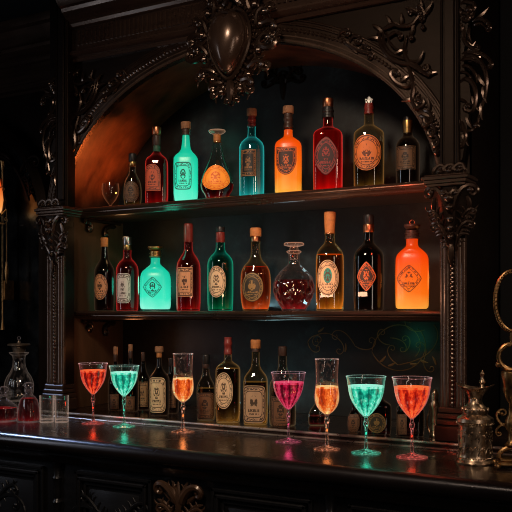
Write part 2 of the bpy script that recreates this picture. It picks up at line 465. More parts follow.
# faint carved relief high on the panel
m = MB(); mp = plane_map(YB-.002); u, v = gp(283, 78)
for sg in (1, -1):
    acanthus(m, plane_map(YB-.002) if sg > 0 else plane_map(YB-.002, u), u+.01, v-.02, 60, .12, .014, -4, -40, 5)
    vol(m, plane_map(YB-.002) if sg > 0 else plane_map(YB-.002, u), u+.01, v, -20, .12, -6, 60, .008, .004)
leaf(m, mp, u, v+.01, -90, .09, .016)
cpart('carved_relief', m, M['wood'], panel)
# --- alcove sides
for nm, x in (('side_panel', XL), ('side_panel', XR)):
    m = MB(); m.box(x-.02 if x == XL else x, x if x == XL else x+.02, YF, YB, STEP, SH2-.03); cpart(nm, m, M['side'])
# --- arch soffit (barrel vault)
m = MB()
m.ring_strip([[(arch_pt(pi*i/NA)[0], y, arch_pt(pi*i/NA)[1]) for i in range(NA+1)] for y in (YF, YB)], False)
m.ring_strip([[(arch_pt(pi*i/NA, .012)[0], y, arch_pt(pi*i/NA, .012)[1]) for i in range(NA+1)] for y in (YB, YF)], False)
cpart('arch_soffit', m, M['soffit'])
# --- front frame: spandrel plate around the arch and the two stiles
XA, XB = -2.29, -.69
m = MB()
inner = [arch_pt(pi*i/NA) for i in range(NA+1)]
outer = []
for (x, z) in inner:
    f = (x-AC)/AR
    outer.append((AC + (XB-AC if f > 0 else AC-XA)*max(-1, min(1, f*1.35)), None))
def outz(i): return TOPZ if 6 <= i <= NA-6 else ASP + (TOPZ-ASP)*min(i, NA-i)/6
for y in (YF-.02, YF):
    m.ring_strip([[(x, y, z) for x, z in inner], [(outer[i][0], y, outz(i)) for i in range(NA+1)]], False, smooth=False)
m.ring_strip([[(x, YF-.02, z) for x, z in inner], [(x, YF, z) for x, z in inner]], False)
for x0, x1 in ((XA, XL), (XR, XB)): m.box(x0, x1, YF-.02, YF, STEP, ASP)
for x0, x1 in ((XA, AC-AR), (AC+AR, XB)): m.box(x0, x1, YF-.02, YF, ASP-.04, ASP)
cpart('front_frame', m, M['wood'])
# --- arch mouldings
def arch_sweep(mb, prof, n=NA):   # prof of (dr, h) closed
    rings = []
    for i in range(n+1):
        rings.append([(arch_pt(pi*i/n, dr)[0], YF-.02-h, arch_pt(pi*i/n, dr)[1]) for dr, h in prof])
    mb.ring_strip(rings, True, True, True)
def half_round(c, r, k=5): return [(c - r*cos(pi*i/k), r*sin(pi*i/k)*1.1) for i in range(k+1)] + [(c+r, -.004), (c-r, -.004)]
m = MB(); arch_sweep(m, half_round(.004, .0065)); arch_sweep(m, half_round(.019, .0045))
M['arch_edge'] = wood('arch_edge_highlight', (.030,.020,.016), (.065,.045,.035), .26, (8, 8, 8), .05, .3, .8)  # lighter wood paints the highlight line along the arch edge
ae = m
m = MB(); arch_sweep(m, half_round(.056, .006)); arch_sweep(m, half_round(.070, .0045))
arch_sweep(m, [(-.004, -.02), (-.004, .004), (.066, .004), (.066, -.02)])
am = cpart('arch_moulding', m, M['carve'])
cpart('arch_edge_moulding', ae, M['arch_edge'], am)
m = MB()
for i in range(3, 150):
    t = pi*i/152; x, z = arch_pt(t, .038); m.ball((x, YF-.025, z), .0068, 6, 5, (1, .8, 1))
cpart('bead_trim', m, M['carve'], am)
# --- shelves
def shelf(zt, x0, x1):
    m = MB(); m.box(x0, x1, YF+.035, YB, zt-.026, zt, .002)
    s = cpart('shelf', m, M['shelf'])
    m = MB()
    pr = [(YF+.036, zt), (YF+.012, zt), (YF+.004, zt-.003), (YF+.001, zt-.008), (YF+.003, zt-.013), (YF+.010, zt-.016), (YF+.010, zt-.019),
          (YF+.014, zt-.021), (YF+.017, zt-.026), (YF+.024, zt-.032), (YF+.036, zt-.032)]
    m.prism_x(pr, x0, x1)
    cpart('shelf_moulding', m, M['rail'], s, sharp=50)
    m = MB()
    for sx, mp in ((x0, lambda a, b, h: (x0+.012+h, YF+.05+a, b)), (x1, lambda a, b, h: (x1-.012-h, YF+.05+a, b))):
        m = MB()
        if True:
            vol(m, mp, .0, zt-.046, 20, .10, -22, -70, .011, .006)
            vol(m, mp, .19, zt-.050, 178, .13, 6, 60, .010, .005)
        m.tube([mp(0, zt-.036, 0), mp(.22, zt-.036, 0)], .007, 6)
        cpart('shelf_bracket', m, M['carve'], s)
shelf(SH1, XL, XR); shelf(SH2, XL, XR)
# --- pilasters with plinth, beaded shaft, capital; upper post with carved bracket
XMIR = (-2.166-.757)/2
def pilaster(x0, x1, mirror):
    w = x1-x0; xc = (x0+x1)/2; yf = 2.315
    m = MB(); m.box(x0, x1, yf+.012, YF-.02, STEP+.09, ASP-.012, .003)
    P = cpart('pilaster', m, M['wood'])
    # plinth steps
    m = MB()
    for dz0, dz1, e in ((0, .045, .012), (.045, .062, .009), (.062, .078, .006), (.078, .096, .003)):
        m.box(x0-e, x1+e, yf-e, YF-.02, STEP+dz0, STEP+dz1, .004)
    cpart('plinth', m, M['rail'], P)
    # half-round flutes either side of a beaded strip
    m = MB()
    for f, r in ((.10, .009), (.26, .011), (.74, .011), (.90, .009)):
        xx = x0+w*f
        m.lathe([(r*1.15, STEP+.096), (r*1.15, STEP+.11), (r, STEP+.115), (r, CZ+.19), (r*1.1, CZ+.20)], 12, (xx, yf+.012, 0))
    cpart('reed_moulding', m, M['rail'], P)
    m = MB(); m.box(xc-.010, xc+.010, yf+.003, yf+.014, STEP+.096, CZ+.2, .002)
    z = STEP+.104
    while z < CZ+.19:
        m.ball((xc, yf+.002, z), .0068, 7, 5, (1, .8, 1.15)); z += .0125
    cpart('bead_strip', m, M['carve'], P)
    # capital
    zc0, zc1 = CZ+.155, CZ+.345
    m = MB()
    rings = []
    for s, hw, dp in ((0, .010, .012), (.15, .018, .020), (.4, .028, .028), (.7, .040, .034), (1, .048, .036)):
        z = zc0+(zc1-zc0)*s; rings.append([(xc-hw, YF-.03, z), (xc-hw, yf+.02-dp*.4, z), (xc-hw*.4, yf+.014-dp, z), (xc+hw*.4, yf+.014-dp, z), (xc+hw, yf+.02-dp*.4, z), (xc+hw, YF-.03, z)])
    m.ring_strip(rings, True, True, True, False)
    Cp = cpart('capital', m, M['wood'], P)
    m = MB()
    for mr in (None, xc):
        def mp(u, v, h, mr=mr):
            k = max(0, min(1, (v-zc0)/(zc1-zc0))); uu = u if mr is None else 2*mr-u
            return (uu, yf+.004-.034*k-h+abs(u-xc)*.25, v)
        vol(m, mp, xc+.004, zc1-.075, 75, .155, -3, -62, .010, .006, 24)          # corner volute
        vol(m, mp, xc+.004, zc1-.06, 88, .09, 10, 75, .008, .005, 20)
        acanthus(m, mp, xc+.012, zc0+.05, 70, .10, .013, -8, -42, 5, (1, -1))
        acanthus(m, mp, xc+.006, zc0+.02, 60, .07, .010, 10, 42, 4)
        acanthus(m, mp, xc+.030, zc0+.10, 62, .07, .010, -12, -60, 4)
        leaf(m, mp, xc+.008, zc0+.04, -80, .05, .009, 6)
        leaf(m, mp, xc+.045, zc1-.03, -70, .05, .010, -14)
        leaf(m, mp, xc+.05, zc1-.06, -100, .045, .009, -14)
    mp = lambda u, v, h: (u, yf-.03-h, v)
    leaf(m, lambda u, v, h: (u, yf-.012-h, v), xc, zc0+.03, -90, .055, .012)
    for dz, r in ((.10, .012), (.075, .010), (.05, .009)): m.ball((xc, yf-.014, zc0+dz), r)
    m.ball((xc, yf-.034, zc1-.035), .013); m.ball((xc, yf-.030, zc1-.06), .010)
    cpart('acanthus_carving', m, M['carve'], Cp)
    # abacus
    m = MB(); a0 = CZ+.345
    for e, z0, z1 in ((.008, 0, .008), (.013, .008, .018), (.018, .018, .027), (.012, .027, .032)):
        m.box(x0-e-(.022 if mirror > 0 else 0), x1+e+(.022 if mirror < 0 else 0), yf-.022-e, YF-.02, a0+z0, a0+z1, .002)
    cpart('abacus', m, M['rail'], P)
    # crest scrolls standing on the abacus
    m = MB(); zb = a0+.032; mp = plane_map(yf-.024)
    for k in range(3):
        u = x0-.004 + (w+.008)*(k+.5)/3
        vol(m, mp, u-.019, zb+.003, 80, .07, -32, -85, .0065, .0045)
        vol(m, mp, u+.019, zb+.003, 100, .045, 32, 60, .0055, .004, 14)
        m.ball(mp(u, zb+.008, .002), .008)
    cpart('crest_carving', m, M['carve'], P)
    # upper post and bracket (bracket on the outer flank)
    out = mirror
    if out > 0: p0, p1 = x0-.004, x0+.050
    else: p0, p1 = 2*XMIR-(-.757+.050), 2*XMIR-(-.757-.004)
    m = MB(); m.box(p0, p1, 2.335, YF-.02, a0+.032, TOPZ+.05, .003)
    m.box(p0+.012, p1-.012, 2.327, 2.336, a0+.06, TOPZ+.04, .003)
    for q in (p0+.004, p1-.004): m.lathe([(.004, a0+.032), (.004, TOPZ+.05)], 8, (q, 2.333, 0))
    Q = cpart('upper_post', m, M['wood'])
    m = MB(); xe = p1 if out > 0 else p0
    mp = (lambda u, v, h: (xe+u, 2.352-h, v)) if out > 0 else (lambda u, v, h: (xe-u, 2.352-h, v))
    z0 = CZ
    # body board of the bracket: S profile standing out from the post
    pr = [(0, .42), (.006, .425), (.012, .46), (.020, .51), (.026, .56), (.030, .60), (.026, .63), (.014, .66), (.010, .70), (.014, .76), (.024, .80), (.022, .84), (.01, .88), (0, .90)]
    ring = [mp(u, z0+v, 0) for u, v in pr]
    m.ring_strip([[(x, 2.345, z) for x, y, z in ring], [(x, YF-.03, z) for x, y, z in ring]], True, True, True, False)
    B = cpart('carved_bracket', m, M['wood'], Q)
    m = MB()
    mr_ = None if out > 0 else (XMIR); Yb = 2.350
    S = lambda p, r, **k: stroke(m, p, Yb, r, mirror=mr_, **k)
    S([(352,168),(382,158),(412,162),(438,176),(452,194)], .0075, curl=(-1.1, .008)); S([(354,184),(388,180),(414,192),(432,214)], .0065)
    S([(356,176),(396,172),(424,196),(437,240),(432,290),(418,330),(408,376)], .0080)
    S([(352,262),(366,242),(386,244),(402,268),(405,300),(396,334),(378,336)], .0080, curl=(-1.2, .011))
    S([(360,200),(384,204),(402,224),(408,250)], .0065); S([(356,220),(376,222),(390,236)], .0055)
    S([(372,72),(368,110),(378,136),(402,152)], .0075, curl=(.8, .008)); S([(384,84),(384,116),(396,138)], .006)
    S([(392,66),(418,60),(440,70),(448,84)], .0070, curl=(-1.0, .007)); S([(396,78),(420,74),(434,86)], .0055)
    S([(352,352),(366,380),(374,410),(366,440)], .0070, curl=(-.9, .008)); S([(352,300),(372,308),(384,322)], .006)
    S([(352,392),(388,396),(408,378)], .0055)
    S([(352,20),(372,8),(396,14)], .0075, curl=(-1.3, .012)); S([(344,60),(356,42),(378,44)], .0075, curl=(-1.3, .012)); S([(330,96),(338,76),(358,78)], .007, curl=(-1.3, .010))
    S([(312,112),(318,92),(334,96)], .006, curl=(-1.2, .009)); S([(300,10),(316,2),(330,12)], .006, curl=(-1.2, .009))
    mp2 = plane_map(Yb, mr_)
    for x, y, a, L_, w in ((366,170,30,.05,.010),(380,186,0,.05,.010),(410,226,-70,.05,.010),(424,262,-90,.05,.009),(420,312,-100,.05,.009),(372,120,-60,.045,.010),(384,60,60,.05,.011),(400,62,20,.05,.010),(362,52,130,.045,.010),(374,346,-80,.05,.009),(362,396,-80,.05,.008),(392,290,-80,.05,.008)):
        u, v = pxp(x, y, Yb); leaf(m, mp2, u, v, a, L_, w, 12, .8, .004)
    for x, y, r in ((408,380,.010),(356,40,.012),(384,32,.012),(342,80,.010),(316,106,.009),(382,322,.009),(440,72,.007)):
        u, v = pxp(x, y, Yb); m.ball(mp2(u, v, .006), r)
    cpart('acanthus_carving', m, M['carve'], B)
pilaster(-2.252, -2.166, -1); pilaster(-.757, -.684, 1)
# --- spandrel carvings
def spandrel(mr, name):
    m = MB(); Y = YF-.026; S = lambda p, r, **k: stroke(m, p, Y, r, mirror=mr, **k); sg = 1
    S([(112,92),(118,130),(140,168),(175,190),(215,196),(246,214)], .0085, curl=(.9, .011), ridges=1)
    S([(122,92),(132,138),(158,168),(195,180),(225,186)], .006)
    S([(134,96),(146,130),(166,150),(192,160)], .005)
    S([(104,104),(135,84),(160,76),(178,82),(212,76),(232,52)], .0075, curl=(-1.1, .010))
    S([(112,118),(140,112),(160,100),(178,104)], .006, curl=(-1.0, .008))
    S([(196,108),(189,150),(203,188),(232,210),(258,226)], .0075, curl=(1.0, .009))
    S([(204,205),(214,240),(198,262),(168,252),(150,232)], .0080, curl=(-1.3, .013))
    S([(196,190),(206,220),(216,262),(214,302),(226,328),(244,318)], .0080, curl=(1.2, .011))
    S([(250,60),(232,40),(212,30)], .007, curl=(1.0, .008)); S([(240,70),(250,45),(240,22)], .006, curl=(1.0, .007))
    for cx_, cy_, r, t in ((258,356,.015,1), (268,394,.014,-1), (280,428,.013,1), (246,372,.010,-1)):
        S([(cx_-14, cy_-22), (cx_+4, cy_-18), (cx_+14, cy_-4)], .0065, curl=(-1.35, r))
        S([(cx_-6, cy_+4), (cx_+8, cy_+16), (cx_+16, cy_+20)], .005)
    S([(-4,112),(24,138),(58,154),(88,162)], .0070, curl=(-1.1, .009)); S([(20,134),(34,112),(52,112)], .0065, curl=(-1.35, .012)); S([(-14,118),(0,96),(18,92)], .006, curl=(-1.3, .010))
    S([(58,152),(70,136),(82,142)], .005, curl=(-1.0, .007))
    mp = plane_map(Y, mr); q = (lambda x, y: pxp(x, y, Y))
    for x, y, a, L_, w in ((126,104,120,.05,.010),(118,120,150,.045,.009),(150,84,100,.045,.009),(176,82,70,.04,.009),(205,112,60,.045,.009),(188,150,190,.04,.008),(238,214,-30,.05,.010),(222,196,40,.045,.009),
                          (205,228,200,.04,.009),(218,300,170,.04,.009),(232,330,-50,.05,.010),(240,50,30,.05,.010),(240,40,80,.045,.009),(228,44,130,.045,.009),(262,340,80,.045,.008),(30,142,-60,.03,.007),(66,156,60,.03,.006)):
        u, v = q(x, y); leaf(m, mp, u, v, a, L_, w, 14, .8, .004)
    for x, y, r in ((210,115,.010),(236,42,.011),(245,84,.008),(286,458,.012),(232,302,.009)):
        u, v = q(x, y); m.ball(mp(u, v, .004), r)
    return cpart(name, m, M['carve'])
spandrel(None, 'spandrel_carving'); spandrel(AC, 'spandrel_carving')
# --- cornice
m = MB(); zc = CZ+.915
def cornice_prof(z, y):   # y = face of the frame
    return [(y+.02, z), (y-.012, z), (y-.018, z+.008), (y-.014, z+.014), (y-.024, z+.018), (y-.034, z+.028), (y-.034, z+.034), (y-.022, z+.040),
            (y-.020, z+.050), (y-.020, z+.118), (y-.030, z+.124), (y-.036, z+.134), (y-.036, z+.142), (y-.052, z+.150), (y-.070, z+.168), (y-.074, z+.180), (y-.086, z+.184),
            (y-.100, z+.20), (y-.118, z+.235), (y-.130, z+.245), (y-.136, z+.262), (y-.136, z+.275), (y+.02, z+.275)]
m.prism_x(cornice_prof(zc, YF-.02), -2.165, -.757)
Cn = cpart('cornice', m, M['rail'], sharp=20)
m = MB()
x = -2.13
while x < -.78:
    m.tube([(x, YF-.041, zc+.056), (x, YF-.0405, zc+.112)], .0062, 6, .7); x += .0195
cpart('fluted_frieze', m, M['rail'], Cn)
# --- cartouche
cx, czz, cy = px_x(229, 2.30), CZ+.862, 2.335
m = MB()
def heart(a):     # outline of the shield, a measured from the top
    s, c = sin(a), cos(a)
    return (.070*s*(1+.10*c), .098*c if c > 0 else .112*c) if True else None
def heart_pt(a, k):
    x, z = heart(a)
    if z > 0: z -= .016*max(0, 1-abs(x)/.03)
    else: x *= (1 - .30*(-z/.112)**1.6)
    return x*k, z*k
rings = []
for k, h in ((1, 0), (.97, .014), (.86, .034), (.68, .050), (.46, .060), (.22, .065), (.02, .066)):
    rings.append([(cx+heart_pt(2*pi*i/36, k)[0], cy-.03-h, czz+heart_pt(2*pi*i/36, k)[1]) for i in range(36)])
m.ring_strip(rings, True, False, True)
m.ring_strip([[(cx+heart_pt(2*pi*i/36, 1.14)[0], y, czz+heart_pt(2*pi*i/36, 1.14)[1]) for i in range(36)] for y in (YF-.02, cy-.022)], True, False, True, False)
M['boss'] = wood('polished_carved_boss', (.018,.012,.010), (.032,.022,.018), .26, (8, 8, 8), .05, .6, .7)
Ct = cpart('cartouche', m, M['boss'], sharp=50)
m = MB()
pts = [(cx+heart_pt(2*pi*i/48, 1.08)[0], cy-.034, czz+heart_pt(2*pi*i/48, 1.08)[1]) for i in range(49)]
m.tube(pts, .0075, 7); 
pts = [(cx+heart_pt(2*pi*i/48, .93)[0], cy-.052, czz+heart_pt(2*pi*i/48, .93)[1]) for i in range(49)]
m.tube(pts, .003, 6)
for i in range(40):
    x, z = heart_pt(2*pi*i/40, 1.24); m.ball((cx+x, cy-.026, czz+z), .0062, 6, 5)
cpart('shield_rim', m, M['carve'], Ct)
m = MB()
for mr in (None, cx):
    mp = plane_map(cy-.016, mr)
    for i, (a, L, k0, k1, w) in enumerate(((20, .13, 3, 50, .014), (48, .13, 3, 52, .014), (76, .14, 3, 52, .015), (104, .14, 2, 54, .015), (130, .13, 2, 54, .014), (152, .11, 2, 50, .013))):
        a_ = radians(a); x, z = heart_pt(a_, 1.28); d = 90-a
        acanthus(m, mp, cx+x, czz+z, d-62, L, w, k0, k1, 5)
        vol(m, mp, cx+x*1.02, czz+z*1.02, d+70, L*.75, -k0, -k1*1.2, .010, .007, 20, True, 1, 7, .01)
        m.ball(mp(cx+x*1.24, czz+z*1.24, .008), .012)
    vol(m, mp, cx+.09, czz-.02, -30, .13, 3, 44, .012, .008, 26, True, 1, 7, .012)
    vol(m, mp, cx+.09, czz+.03, 20, .12, -3, -46, .011, .008, 26, True, 1, 7, .012)
    acanthus(m, mp, cx+.004, czz-.115, -70, .075, .014, 8, 50, 4)
    leaf(m, mp, cx+.012, czz-.12, -78, .065, .012, 10)
leaf(m, plane_map(cy-.03), cx, czz-.115, -90, .085, .018, 0, .8)
rosette(m, plane_map(cy-.02), cx+.155, czz-.006, .026); rosette(m, plane_map(cy-.02), cx-.150, czz-.022, .026)
cpart('scroll_frame', m, M['carve'], Ct)
# --- plain dark box behind the frame so the cabinet has a back and a head
m = MB(); m.box(XA, XB, YF, YB+.02, TOPZ, TOPZ+.05); m.box(XA, XA+.02, YF, YB+.02, STEP, TOPZ); m.box(XB-.02, XB, YF, YB+.02, STEP, TOPZ)
cpart('carcass', m, M['wood'])

# ================================================================== BAR COUNTER
cf = 1.955
cnt_o = Vector((-1.3, 2.3, 0))
CNT = thing('bar_counter', 'long dark polished wooden bar counter with panelled and carved front', 'counter', cnt_o)
def kpart(name, mb, m, parent=None, label=None, sharp=35):
    o = mb.build(name, m, parent or CNT, cnt_o, sharp=sharp)
    if label: o['label'] = label
    return o
KX0, KX1 = -3.6, .35
m = MB(); m.box(KX0, KX1, cf-.02, 2.765, CTOP-.045, CTOP, .002); top = kpart('countertop', m, M['counter'])
m = MB()
pr = [(cf+.02, CTOP-.0002)] + [(cf-.018-.026*sin(pi*i/10), CTOP-.024+.024*cos(pi*i/10)) for i in range(11)] + [(cf-.012, CTOP-.052), (cf-.012, CTOP-.058), (cf-.004, CTOP-.064), (cf+.006, CTOP-.074), (cf+.010, CTOP-.085), (cf+.03, CTOP-.085)]
m.prism_x(pr, KX0, KX1, True)
M['nosing'] = wood('nosing_wood', (.006,.005,.005), (.012,.009,.009), .30, (2, 30, 30), .05, .3, .6, (.8,.85,1))
kpart('nosing', m, M['nosing'], top, sharp=50)
m = MB(); m.box(KX0, KX1, 2.298, 2.765, CTOP, STEP, .003); kpart('raised_step', m, M['counter'])
m = MB(); m.box(KX0, KX1, 2.286, 2.299, CTOP, CTOP+.005, .0015); m.prism_x([(2.300+.005*cos(2*pi*i/10), STEP-.003+.0045*sin(2*pi*i/10)) for i in range(10)], KX0, KX1, True)
M['edge'] = metal('step_edge_highlight', (.62,.54,.48), .30, .3, .8, .1, 30)  # pale metal paints the highlight along the step's top edge
kpart('step_bead', m, M['edge'])
m = MB(); m.box(KX0, KX1, cf+.03, 2.76, .02, CTOP-.045); kpart('counter_body', m, M['counter_front'])
m = MB(); m.box(KX0, KX1, cf+.012, 2.0, .0, .12, .006); m.box(KX0, KX1, cf+.018, 2.0, .12, .14, .006); kpart('skirting_board', m, M['counter_front'])
def cpanel(x0, x1, carved):
    z1, z0 = CTOP-.105, .24
    m = MB(); yf = cf+.03
    e = .022
    for k, (d, h) in enumerate(((0, .012), (.016, .018), (.030, .008))):
        a0, a1, b0, b1 = x0+d, x1-d, z0+d, z1-d; t = .012
        m.box(a0, a1, yf-h, yf+.002, b1-t, b1, .003); m.box(a0, a1, yf-h, yf+.002, b0, b0+t, .003)
        m.box(a0, a0+t, yf-h, yf+.002, b0, b1, .003); m.box(a1-t, a1, yf-h, yf+.002, b0, b1, .003)
    # raised field
    m.ring_strip([[(x0+.05, yf+.001, z0+.05), (x1-.05, yf+.001, z0+.05), (x1-.05, yf+.001, z1-.05), (x0+.05, yf+.001, z1-.05)],
                  [(x0+.075, yf-.010, z0+.075), (x1-.075, yf-.010, z0+.075), (x1-.075, yf-.010, z1-.075), (x0+.075, yf-.010, z1-.075)]], True, False, True, False)
    p = kpart('front_panel', m, M['counter_front'])
    m = MB(); xc = (x0+x1)/2; mid = z1-.12
    for mr in (None, xc):
        mp = plane_map(yf-.008, mr)
        acanthus(m, mp, xc+.01, mid-.02, 20, .20, .014, 9, -34, 6)
        vol(m, mp, xc+.02, mid-.05, 70, .24, -10, -28, .009, .006, 26)
        vol(m, mp, xc+.10, mid+.03, -20, .12, -14, -60, .008, .005)
        acanthus(m, mp, xc+.01, mid-.05, -60, .18, .013, 6, 34, 6)
    kpart('scroll_carving', m, M['counter_front'], p)
def turned(x):
    m = MB(); yf = cf+.03
    prof = [(.012, 0.14), (.018, .15), (.018, .17), (.010, .19), (.014, .30), (.015, .55), (.011, .80), (.013, .83), (.017, .84), (.011, .85), (.015, .875), (.011, .90), (.017, .915), (.012, .925), (.015, .95), (.017, CTOP-.09), (.017, CTOP-.085)]
    m.lathe(prof, 14, (x, yf-.004, 0)); kpart('turned_column', m, M['counter_front'])
for x0, x1 in ((-2.42, -1.93), (-1.80, -1.505), (-1.30, -.985), (-.885, -.50), (-3.0, -2.52), (-.40, -.02)): cpanel(x0, x1, True)
for x in (-1.875, -2.47, -.935, -.45): turned(x)
# carved acanthus block between the middle panels
m = MB(); xc = -1.402; zt = CTOP-.088; yf = cf+.022
for mr in (None, xc):
    mp = plane_map(yf-.004, mr)
    vol(m, mp, xc+.004, zt-.08, 70, .15, -6, -62, .013, .008, 24, True, 1, 7, .012)
    acanthus(m, mp, xc+.006, zt-.07, 78, .08, .012, -6, -40, 4)
    acanthus(m, mp, xc+.02, zt-.12, 60, .11, .013, -8, -48, 5)
    acanthus(m, mp, xc+.008, zt-.16, -70, .12, .013, 8, 40, 5)
    for k in range(4): leaf(m, mp, xc+.01+.008*k, zt-.055-.004*k*k, 78-14*k, .05, .010, -8)
leaf(m, plane_map(yf-.012), xc, zt-.11, 90, .10, .014); m.ball((xc, yf-.012, zt-.115), .014)
leaf(m, plane_map(yf-.008), xc, zt-.15, -90, .13, .016)
M['corbel'] = wood('worn_carved_wood', (.030,.017,.011), (.065,.038,.024), .34, (8, 8, 8), .1, .4, .6)
kpart('acanthus_block', m, M['corbel'])
# ================================================================== BOTTLES
c_teal, c_org = lin((40,215,170)), lin((250,110,25))
G = {}
G['clear'] = thin_glass('clear_glass', (.93,.95,.93), (.55,.55,.50))
G['gold_clear'] = thin_glass('pale_amber_glass', (.80,.73,.60), (.55,.34,.13), glow=(.9,.5,.16), gs=.16)
G['stopper'] = thin_glass('warm_stopper_glass', (.85,.75,.68), (.5,.35,.25), .05, 2.5, glow=(.9,.55,.35), gs=.35)
G['smoke'] = thin_glass('smoky_glass', (.60,.58,.52), (.25,.22,.18), glow=(.8,.5,.25), gs=.12)
G['teal'] = thin_glass('teal_glass', (.55,.85,.82), (.05,.35,.33), glow=(.05,.8,.75), gs=.5)
G['green'] = thin_glass('green_glass', (.10,.42,.30), (.01,.12,.08), glow=(.02,.75,.48), gs=.45)
G['red'] = thin_glass('red_glass', (.75,.22,.18), (.35,.02,.02), glow=(.95,.06,.05), gs=.45)
G['dark'] = thin_glass('dark_bottle_glass', (.16,.13,.11), (.03,.025,.02), glow=(.5,.28,.16), gs=.12)
G['frost'] = thin_glass('frosted_teal_glass', (.9,.97,.95), (.7,.95,.9), .25, .3)
G['frosto'] = thin_glass('frosted_orange_glass', (.97,.93,.88), (.97,.85,.7), .25, .3)
L = {}
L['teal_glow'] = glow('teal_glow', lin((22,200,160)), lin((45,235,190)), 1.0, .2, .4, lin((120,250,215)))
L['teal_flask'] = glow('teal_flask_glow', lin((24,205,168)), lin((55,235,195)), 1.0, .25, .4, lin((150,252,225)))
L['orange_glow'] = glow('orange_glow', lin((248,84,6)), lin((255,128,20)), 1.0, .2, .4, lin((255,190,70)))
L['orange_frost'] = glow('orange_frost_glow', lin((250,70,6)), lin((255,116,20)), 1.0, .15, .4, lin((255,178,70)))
L['teal_dark'] = liquid('dark_teal_spirit', lin((50,190,185)), lin((6,70,72)), 1.0, .12, .5, .7, 16)
L['red'] = liquid('glowing_red_spirit', lin((225,25,22)), lin((95,6,8)), 1.0, .22, .5, .7, 14)
L['red_dim'] = liquid('dim_red_spirit', lin((170,22,24)), lin((50,6,6)), .9, .04, .7, .9, 16)
L['dark_red'] = liquid('dark_red_spirit', lin((120,20,22)), lin((30,4,5)), .7, .05, .5, .5, 14)
L['green'] = liquid('green_spirit', lin((25,170,115)), lin((2,42,30)), .9, .0, .75, .9, 13)
L['amber'] = liquid('amber_spirit', lin((240,140,35)), lin((55,26,6)), 1.1, .06, .8, 1.0, 22, None, .6)
L['pale_amber'] = liquid('pale_amber_spirit', lin((165,115,45)), lin((26,17,7)), .7, .0, .55, .8, 22, None, .9)
L['brandy'] = liquid('brandy', lin((245,95,35)), lin((95,22,8)), .95, .10, .7, 1.1, 24, None, .4)
L['black'] = liquid('black_spirit', lin((70,30,20)), lin((8,5,4)), .4, .03, .5, .5, 14)
L['garnet'] = liquid('garnet_liqueur', lin((165,24,26)), lin((60,6,8)), .9, .14, .4, 1.3, 45)
CAP = {}
CAP['cork'] = matte('cork', (.34,.16,.075), .7, .45, 120)
CAP['amber_cork'] = matte('amber_stained_cork', (.55,.21,.06), .6, .35, 90)
CAP['copper'] = metal('copper_foil', (.60,.24,.12), .34, .3)
CAP['black'] = matte('black_wax', (.012,.010,.010), .4, .3)
CAP['brown'] = matte('brown_wax', (.05,.022,.014), .45, .4)
CAP['red'] = matte('red_wax', (.22,.025,.018), .38, .35)
CAP['silver'] = metal('silver_foil', (.62,.62,.60), .3, .25)
CAP['gold'] = metal('gold_foil', (.60,.38,.14), .34, .3)
CAP['green'] = matte('green_band', (.03,.10,.06), .5, .3)
def lab(n, paper, ink=(20,12,8), **k): return label_mat(n, lin(paper), lin(ink), **k)
LB = {}
LB['cream'] = lab('cream_label', (240,208,165), (60,38,24), seed=1)
LB['cream_dark'] = lab('dull_cream_label', (175,135,95), (38,24,16), seed=2)
LB['white'] = lab('white_label', (235,220,212), (80,55,50), seed=3)
LB['orange'] = lab('orange_label', (225,120,55), (70,24,8), seed=4, em=.12)
LB['orange_bright'] = lab('glow_painted_orange_label', (250,140,40), (190,80,20), seed=5, em=.55, bars=True)
LB['orange_red'] = lab('orange_red_label', (200,80,45), (70,16,8), seed=6, em=.12)
LB['black_gold'] = lab('black_label_gilt_print', (22,20,18), (150,105,60), seed=7)
LB['brown_orange'] = lab('brown_label_orange_print', (52,22,11), (205,92,32), seed=8, em=.15)
LB['dark_red'] = lab('dark_label_red_print', (50,6,7), (150,40,34), seed=9, em=.1)
LB['olive'] = lab('olive_black_label', (38,34,20), (140,110,60), seed=10, em=.05)
LB['teal_badge'] = label_mat('cream_label_teal_badge', lin((215,180,140)), lin((70,40,25)), acc=lin((10,140,130)), seed=11)
LB['grey'] = lab('grey_beige_label', (200,165,130), (40,26,18), seed=12)
LB['dull'] = lab('dull_brown_label', (122,86,58), (28,18,12), seed=13)
LB['rose'] = lab('tawny_label', (232,165,118), (50,20,12), seed=14)
LB['etch_teal'] = label_mat('dark_print_on_teal', lin((10,60,52)), lin((6,42,40)), clear=.92, seed=15)
LB['etch_orange'] = label_mat('dark_print_on_orange', lin((120,40,10)), lin((90,26,6)), clear=.85, seed=16)

